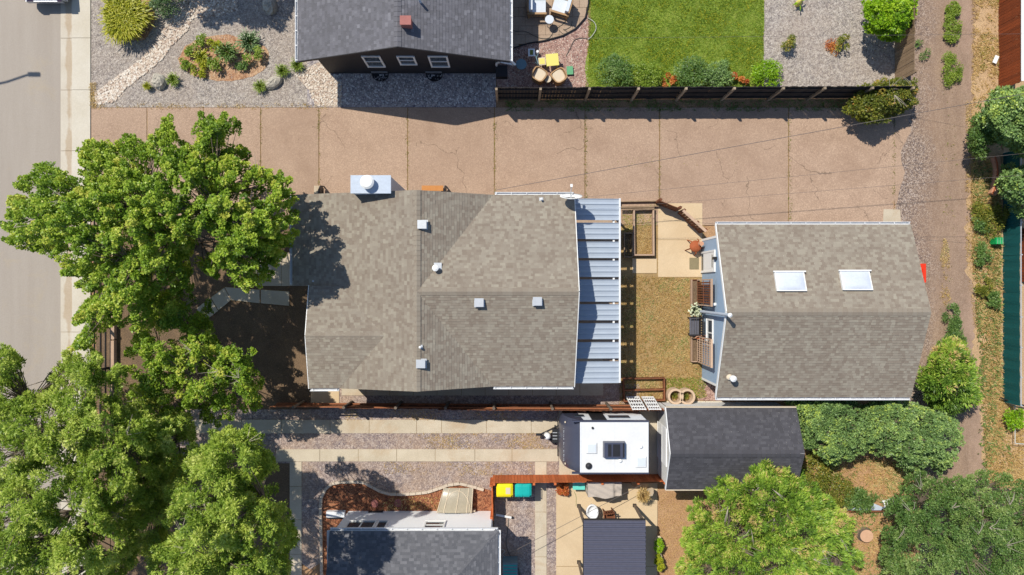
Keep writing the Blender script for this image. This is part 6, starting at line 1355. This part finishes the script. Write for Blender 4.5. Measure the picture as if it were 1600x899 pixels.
for px_, py_, lab in ((274, 127, 'small bright grass tuft right of the pale grey boulder'), (234, 137, 'tiny yellow green tuft left of the pale grey boulder'), (409, 137, 'small bright green tuft left of the cream boulder'), (443, 113, 'small bright green tuft right above the cream boulder'), (466, 104, 'dark green tuft at the corner of the black house roof')):
    plant('grass_tuft', lab, 'grass tuft', px_, py_, .3 if px_ != 234 else .18, .28, M['lf_grass'] if px_ != 234 else M['lf_gold'], 260, (.1, .025), px_, style='arch', group='small grass tufts in the front gravel')
for px_, py_, rr_, h_, mm, lab in ((959, 118, .82, .8, 'lf_weed', 'leftmost silvery green shrub between lawn and dark fence'), (1008, 123, .7, .6, 'lf_grass', 'second shrub from the left between lawn and dark fence'),
                                   (1076, 118, .72, .8, 'lf_weed', 'silvery green shrub right of the orange flowers by the dark fence'), (1120, 121, .66, .6, 'lf_hedge', 'dark green shrub by the right half of the lawn edge'), (1193, 122, .68, .75, 'lf_lime', 'bright green shrub at the right corner of the lawn')):
    plant('border_shrub', lab, 'shrub', px_, py_, rr_, h_, M[mm], 2000, (.1, .04), px_, group='shrubs along the dark fence')
for px_, py_, lab in ((1043, 128, 'orange flowering clump between two shrubs on the lawn edge'), (1144, 122, 'small red brown clump of flowers on the right of the lawn edge'), (1160, 128, 'orange flowers next to the bright green shrub at the lawn corner')):
    plant('flower_clump', lab, 'flowers', px_, py_, .36 if px_ < 1100 else .2, .3, M['lf_red'], 420, (.07, .05), px_)
plant('garden_shrub', 'small brown leaved shrub on the gravel, left of two', 'shrub', 1229, 70, .42, .6, M['lf_olive'], 700, (.07, .045), 71); plant('garden_shrub', 'small shrub with a ring of red leaves on the gravel, right of two', 'shrub', 1309, 71, .42, .5, M['lf_olive'], 600, (.07, .045), 72)
o_ = plant('red_ground_cover', '', '', 1302, 71, .40, .07, M['lf_red'], 420, (.06, .04), 73, jag=.5); o_['kind'] = 'stuff'; del o_['label']; del o_['category']
for px_, py_, rx_, ry_, lab in ((1485, 17, .28, .35, 'topmost round weed clump in the middle of the alley'), (1483, 46, .36, .75, 'tall oval weed clump, second from the top of the alley'), (1482, 111, .44, .85, 'largest weed clump, third from the top of the alley')):
    plant('weed_clump', lab, 'weeds', px_, py_, rx_ * 1.15, .28, M['lf_grass'], 2000, (.07, .035), py_, ry=ry_, group='weed clumps in the middle of the alley')
for px_, py_, rx_, ry_, h_, lab in ((1483, 498, .38, .9, .35, 'narrow weedy strip running up the alley from the feathery tree'), (1487, 530, .5, .6, .4, 'weedy mound joined to the feathery tree in the alley')):
    plant('weed_clump', lab, 'weeds', px_, py_, rx_, h_, M['lf_weed'], 1700, (.08, .035), py_, ry=ry_)
plant('weed_clump', 'small weedy patch at the foot of the weathered fence beside the alley', 'weeds', 1436, 79, .45, .2, M['lf_weed'], 300, (.08, .035), 79)
plant('low_shrub', 'small bright green shrub by the bent white pipe at the right edge', 'shrub', 1574, 652, .5, .6, M['lf_lime'], 900, (.1, .06), 81)
plant('low_shrub', 'yellowing shrub by the corner of the charcoal shed roof', 'shrub', 1266, 734, .8, .8, M['lf_olive'], 1900, (.1, .05), 82, ry=.9); plant('low_shrub', 'green fern like shrub beside the grey metal tray', 'shrub', 1337, 778, .8, .6, M['lf_weed'], 1600, (.14, .035), 83, ry=.5)
plant('low_shrub', 'olive bush left of the fern like shrub in the wild yard', 'shrub', 1295, 762, 1.0, .6, M['lf_olive'], 1900, (.1, .04), 84, ry=.8)
for i, (px_, py_) in enumerate(((1528, 325), (1524, 355), (1540, 350), (1530, 400), (1532, 450), (1545, 470), (1560, 335))):
    plant('verge_weed', ['grey green weed at the top of the dry verge below the tall bushes', 'grey green weed second down the dry verge', 'broad weed in the verge next to the green crate', 'weed in the verge level with the garage ridge top', 'lone weed in the verge level with the skylights', 'weed in the verge near the mesh fence, lowest of the row', 'leafy weed reaching over the top of the mesh fence'][i], 'weeds', px_, py_, [.5, .5, .8, .4, .4, .35, .7][i], .4, M['lf_weed' if i % 2 else 'lf_olive'], 800, (.1, .04), 90 + i, ry=[.5, .4, .7, .6, .5, .5, .5][i], group='weeds on the dry verge')
# ---- trees and tall bushes
cam_h = H
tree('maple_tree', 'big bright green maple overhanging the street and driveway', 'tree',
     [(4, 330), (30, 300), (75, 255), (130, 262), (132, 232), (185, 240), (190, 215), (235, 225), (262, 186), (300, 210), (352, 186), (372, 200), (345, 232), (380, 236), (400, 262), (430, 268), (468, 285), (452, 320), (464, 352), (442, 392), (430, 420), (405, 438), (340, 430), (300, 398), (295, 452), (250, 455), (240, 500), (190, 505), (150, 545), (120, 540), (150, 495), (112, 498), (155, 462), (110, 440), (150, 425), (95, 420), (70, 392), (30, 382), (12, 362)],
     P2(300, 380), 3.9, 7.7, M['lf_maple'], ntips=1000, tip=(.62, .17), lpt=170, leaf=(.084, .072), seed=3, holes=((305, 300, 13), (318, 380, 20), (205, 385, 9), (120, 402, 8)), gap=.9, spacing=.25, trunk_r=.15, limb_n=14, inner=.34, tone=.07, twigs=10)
tree('young_tree', 'yellow green tree south of the maple, shading the dark front yard', 'tree',
     [(240, 455), (300, 450), (320, 470), (322, 500), (372, 520), (400, 560), (410, 600), (404, 640), (360, 650), (290, 655), (240, 660), (205, 640), (200, 590), (190, 560), (215, 520), (250, 500)],
     P2(310, 550), 2.4, 5.4, M['lf_maple'], ntips=320, tip=(.52, .19), lpt=150, leaf=(.085, .062), seed=8, gap=.3, spacing=.24, trunk_r=.12, limb_n=10, inner=.3, tone=.02, twigs=8, lobes=(30, .48))
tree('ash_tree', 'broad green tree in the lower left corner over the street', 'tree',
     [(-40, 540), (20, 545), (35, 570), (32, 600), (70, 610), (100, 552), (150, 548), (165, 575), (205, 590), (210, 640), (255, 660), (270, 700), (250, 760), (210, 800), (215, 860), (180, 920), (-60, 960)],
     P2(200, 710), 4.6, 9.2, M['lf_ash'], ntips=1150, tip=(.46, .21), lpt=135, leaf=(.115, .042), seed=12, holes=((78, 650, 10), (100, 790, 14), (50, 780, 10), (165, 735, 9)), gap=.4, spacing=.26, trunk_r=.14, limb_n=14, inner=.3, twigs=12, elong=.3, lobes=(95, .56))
tree('ash_tree', 'green tree at the bottom left beside the concrete walk of the white house', 'tree',
     [(295, 700), (330, 672), (372, 664), (400, 672), (420, 700), (430, 730), (418, 760), (450, 790), (462, 830), (450, 870), (440, 920), (250, 960), (240, 880), (262, 840), (270, 790), (262, 760), (285, 740)],
     P2(420, 770), 5.2, 10.4, M['lf_ash'], ntips=640, tip=(.44, .20), lpt=140, leaf=(.115, .042), seed=14, holes=((318, 790, 11), (430, 775, 8)), gap=.4, spacing=.26, trunk_r=.16, limb_n=11, inner=.3, twigs=10, elong=.3, lobes=(52, .54))
tree('ash_tree', 'smaller green tree filling the gap between the two lower left trees', 'tree',
     [(200, 600), (232, 610), (262, 640), (300, 652), (306, 690), (292, 740), (270, 790), (262, 850), (225, 870), (190, 800), (180, 740), (185, 670)],
     P2(260, 700), 3.0, 6.2, M['lf_ash'], ntips=330, tip=(.5, .22), lpt=130, leaf=(.115, .042), seed=16, gap=.35, spacing=.26, trunk_r=.1, limb_n=7, tone=-.02, lobes=(30, .52))
tree('garden_hedge', 'long grey green clipped thicket south of the garage', 'hedge',
     [(1222, 628), (1262, 620), (1330, 626), (1400, 622), (1450, 634), (1480, 650), (1500, 672), (1508, 690), (1490, 715), (1470, 735), (1448, 722), (1440, 740), (1412, 732), (1400, 710), (1380, 716), (1360, 700), (1330, 708), (1318, 722), (1295, 728), (1270, 712), (1256, 690), (1250, 655)],
     P2(1360, 672), .9, 2.5, M['lf_hedge'], ntips=760, tip=(.28, .2), lpt=90, leaf=(.075, .05), seed=21, gap=.42, spacing=.2, trunk_r=.1, limb_n=14, inner=.2, bend=.1, lobes=(90, .40), tone=.06)
tree('feathery_tree', 'feathery bright green tree growing beside the south end of the garage', 'tree',
     [(1452, 560), (1478, 532), (1500, 545), (1512, 560), (1526, 575), (1520, 600), (1524, 620), (1505, 640), (1480, 636), (1450, 622), (1436, 600), (1440, 578)],
     P2(1470, 588), .9, 2.8, M['lf_feather'], ntips=170, tip=(.6, .25), lpt=110, leaf=(.16, .04), seed=23, gap=.5, spacing=.22, trunk_r=.08, limb_n=8, tone=-.02, elong=.5, lobes=(14, .42))
tree('sumac_thicket', 'large feathery yellow green sumac thicket below the charcoal shed', 'tree',
     [(1070, 860), (1090, 820), (1085, 790), (1110, 760), (1150, 735), (1180, 716), (1205, 712), (1232, 728), (1248, 760), (1300, 790), (1322, 810), (1330, 850), (1340, 930), (1060, 940)],
     P2(1190, 800), 1.4, 3.6, M['lf_feather'], ntips=700, tip=(.5, .22), lpt=130, leaf=(.15, .036), seed=25, gap=.5, spacing=.22, trunk_r=.1, limb_n=14, inner=.3, tone=.06, elong=.6, droop=.1, lobes=(60, .58), twigs=16)
tree('wild_bush', 'big dark green bush mass in the lower right corner', 'tree',
     [(1372, 800), (1395, 775), (1420, 745), (1450, 740), (1500, 742), (1540, 738), (1590, 752), (1640, 770), (1640, 950), (1390, 950), (1378, 870), (1384, 835)],
     P2(1490, 830), 1.4, 3.6, M['lf_weed'], ntips=700, tip=(.45, .28), lpt=120, leaf=(.08, .045), seed=27, gap=.45, spacing=.22, trunk_r=.12, limb_n=14, inner=.3, twigs=14, lobes=(90, .48), tone=.04)
tree('alley_bush', 'tall dark green bush at the right edge below the rust red fence', 'tree',
     [(1535, 175), (1550, 145), (1590, 140), (1650, 150), (1650, 250), (1600, 240), (1585, 222), (1562, 225), (1545, 212), (1530, 200)],
     P2(1572, 190), 1.2, 3.4, M['lf_hedge'], ntips=300, tip=(.45, .28), lpt=95, leaf=(.10, .07), seed=29, gap=.5, spacing=.22, trunk_r=.1, limb_n=9, inner=.3, lobes=(26, .44), tone=.06)
tree('alley_bush', 'lighter green bush in front of the tall dark one beside the alley', 'tree', blob(1535, 214, 20, 28, 12, 4), P2(1532, 214), .7, 1.9, M['lf_weed'], ntips=60, tip=(.4, .24), lpt=110, leaf=(.09, .045), seed=31, gap=.8, spacing=.28, trunk_r=.06, limb_n=5, inner=.2)
tree('alley_bush', 'leafy branch bush hanging over the green mesh fence', 'tree', [(1568, 270), (1580, 262), (1620, 262), (1620, 345), (1590, 330), (1570, 310), (1562, 290)], P2(1590, 300), .9, 2.4, M['lf_hedge'], ntips=70, tip=(.42, .22), lpt=90, leaf=(.12, .08), seed=33, gap=.4, spacing=.3, trunk_r=.06, limb_n=6)
tree('yard_bush', 'round lime green bush inside the weathered fence at the top right', 'shrub', [(1354, 20), (1362, 0), (1380, -20), (1420, -20), (1430, 6), (1420, 40), (1402, 62), (1375, 58), (1356, 44)], P2(1385, 26), .9, 2.4, M['lf_lime'], ntips=120, tip=(.34, .24), lpt=120, leaf=(.10, .06), seed=35, gap=.9, spacing=.28, trunk_r=.07, limb_n=7, inner=.2)
tree('corner_shrub', 'straggly olive shrub at the north east corner of the pink driveway', 'shrub', [(1322, 170), (1332, 150), (1350, 132), (1390, 128), (1424, 134), (1428, 150), (1414, 168), (1390, 180), (1366, 190), (1340, 184)], P2(1374, 160), .6, 1.7, M['lf_olive'], ntips=150, tip=(.40, .2), lpt=90, leaf=(.10, .05), seed=37, gap=.7, spacing=.26, trunk_r=.06, limb_n=7, tone=-.1, twigs=5)
# trees outside the frame whose shade falls into it, and the ground's far neighbours
tree('shade_tree', 'tree just beyond the top edge whose shadow darkens the gravel by the black house', 'tree', [(x_, y_) for x_, y_ in blob(-14.6, 16.0, 2.7, 2.1, 14, 5, .2)], (-14.6, 16.0), 3.2, 6.2, M['lf_ash'], ntips=260, tip=(.6, .28), lpt=70, leaf=(.16, .09), seed=39, gap=.9, spacing=.3, trunk_r=.16, limb_n=9, world_poly=True, inner=.5)
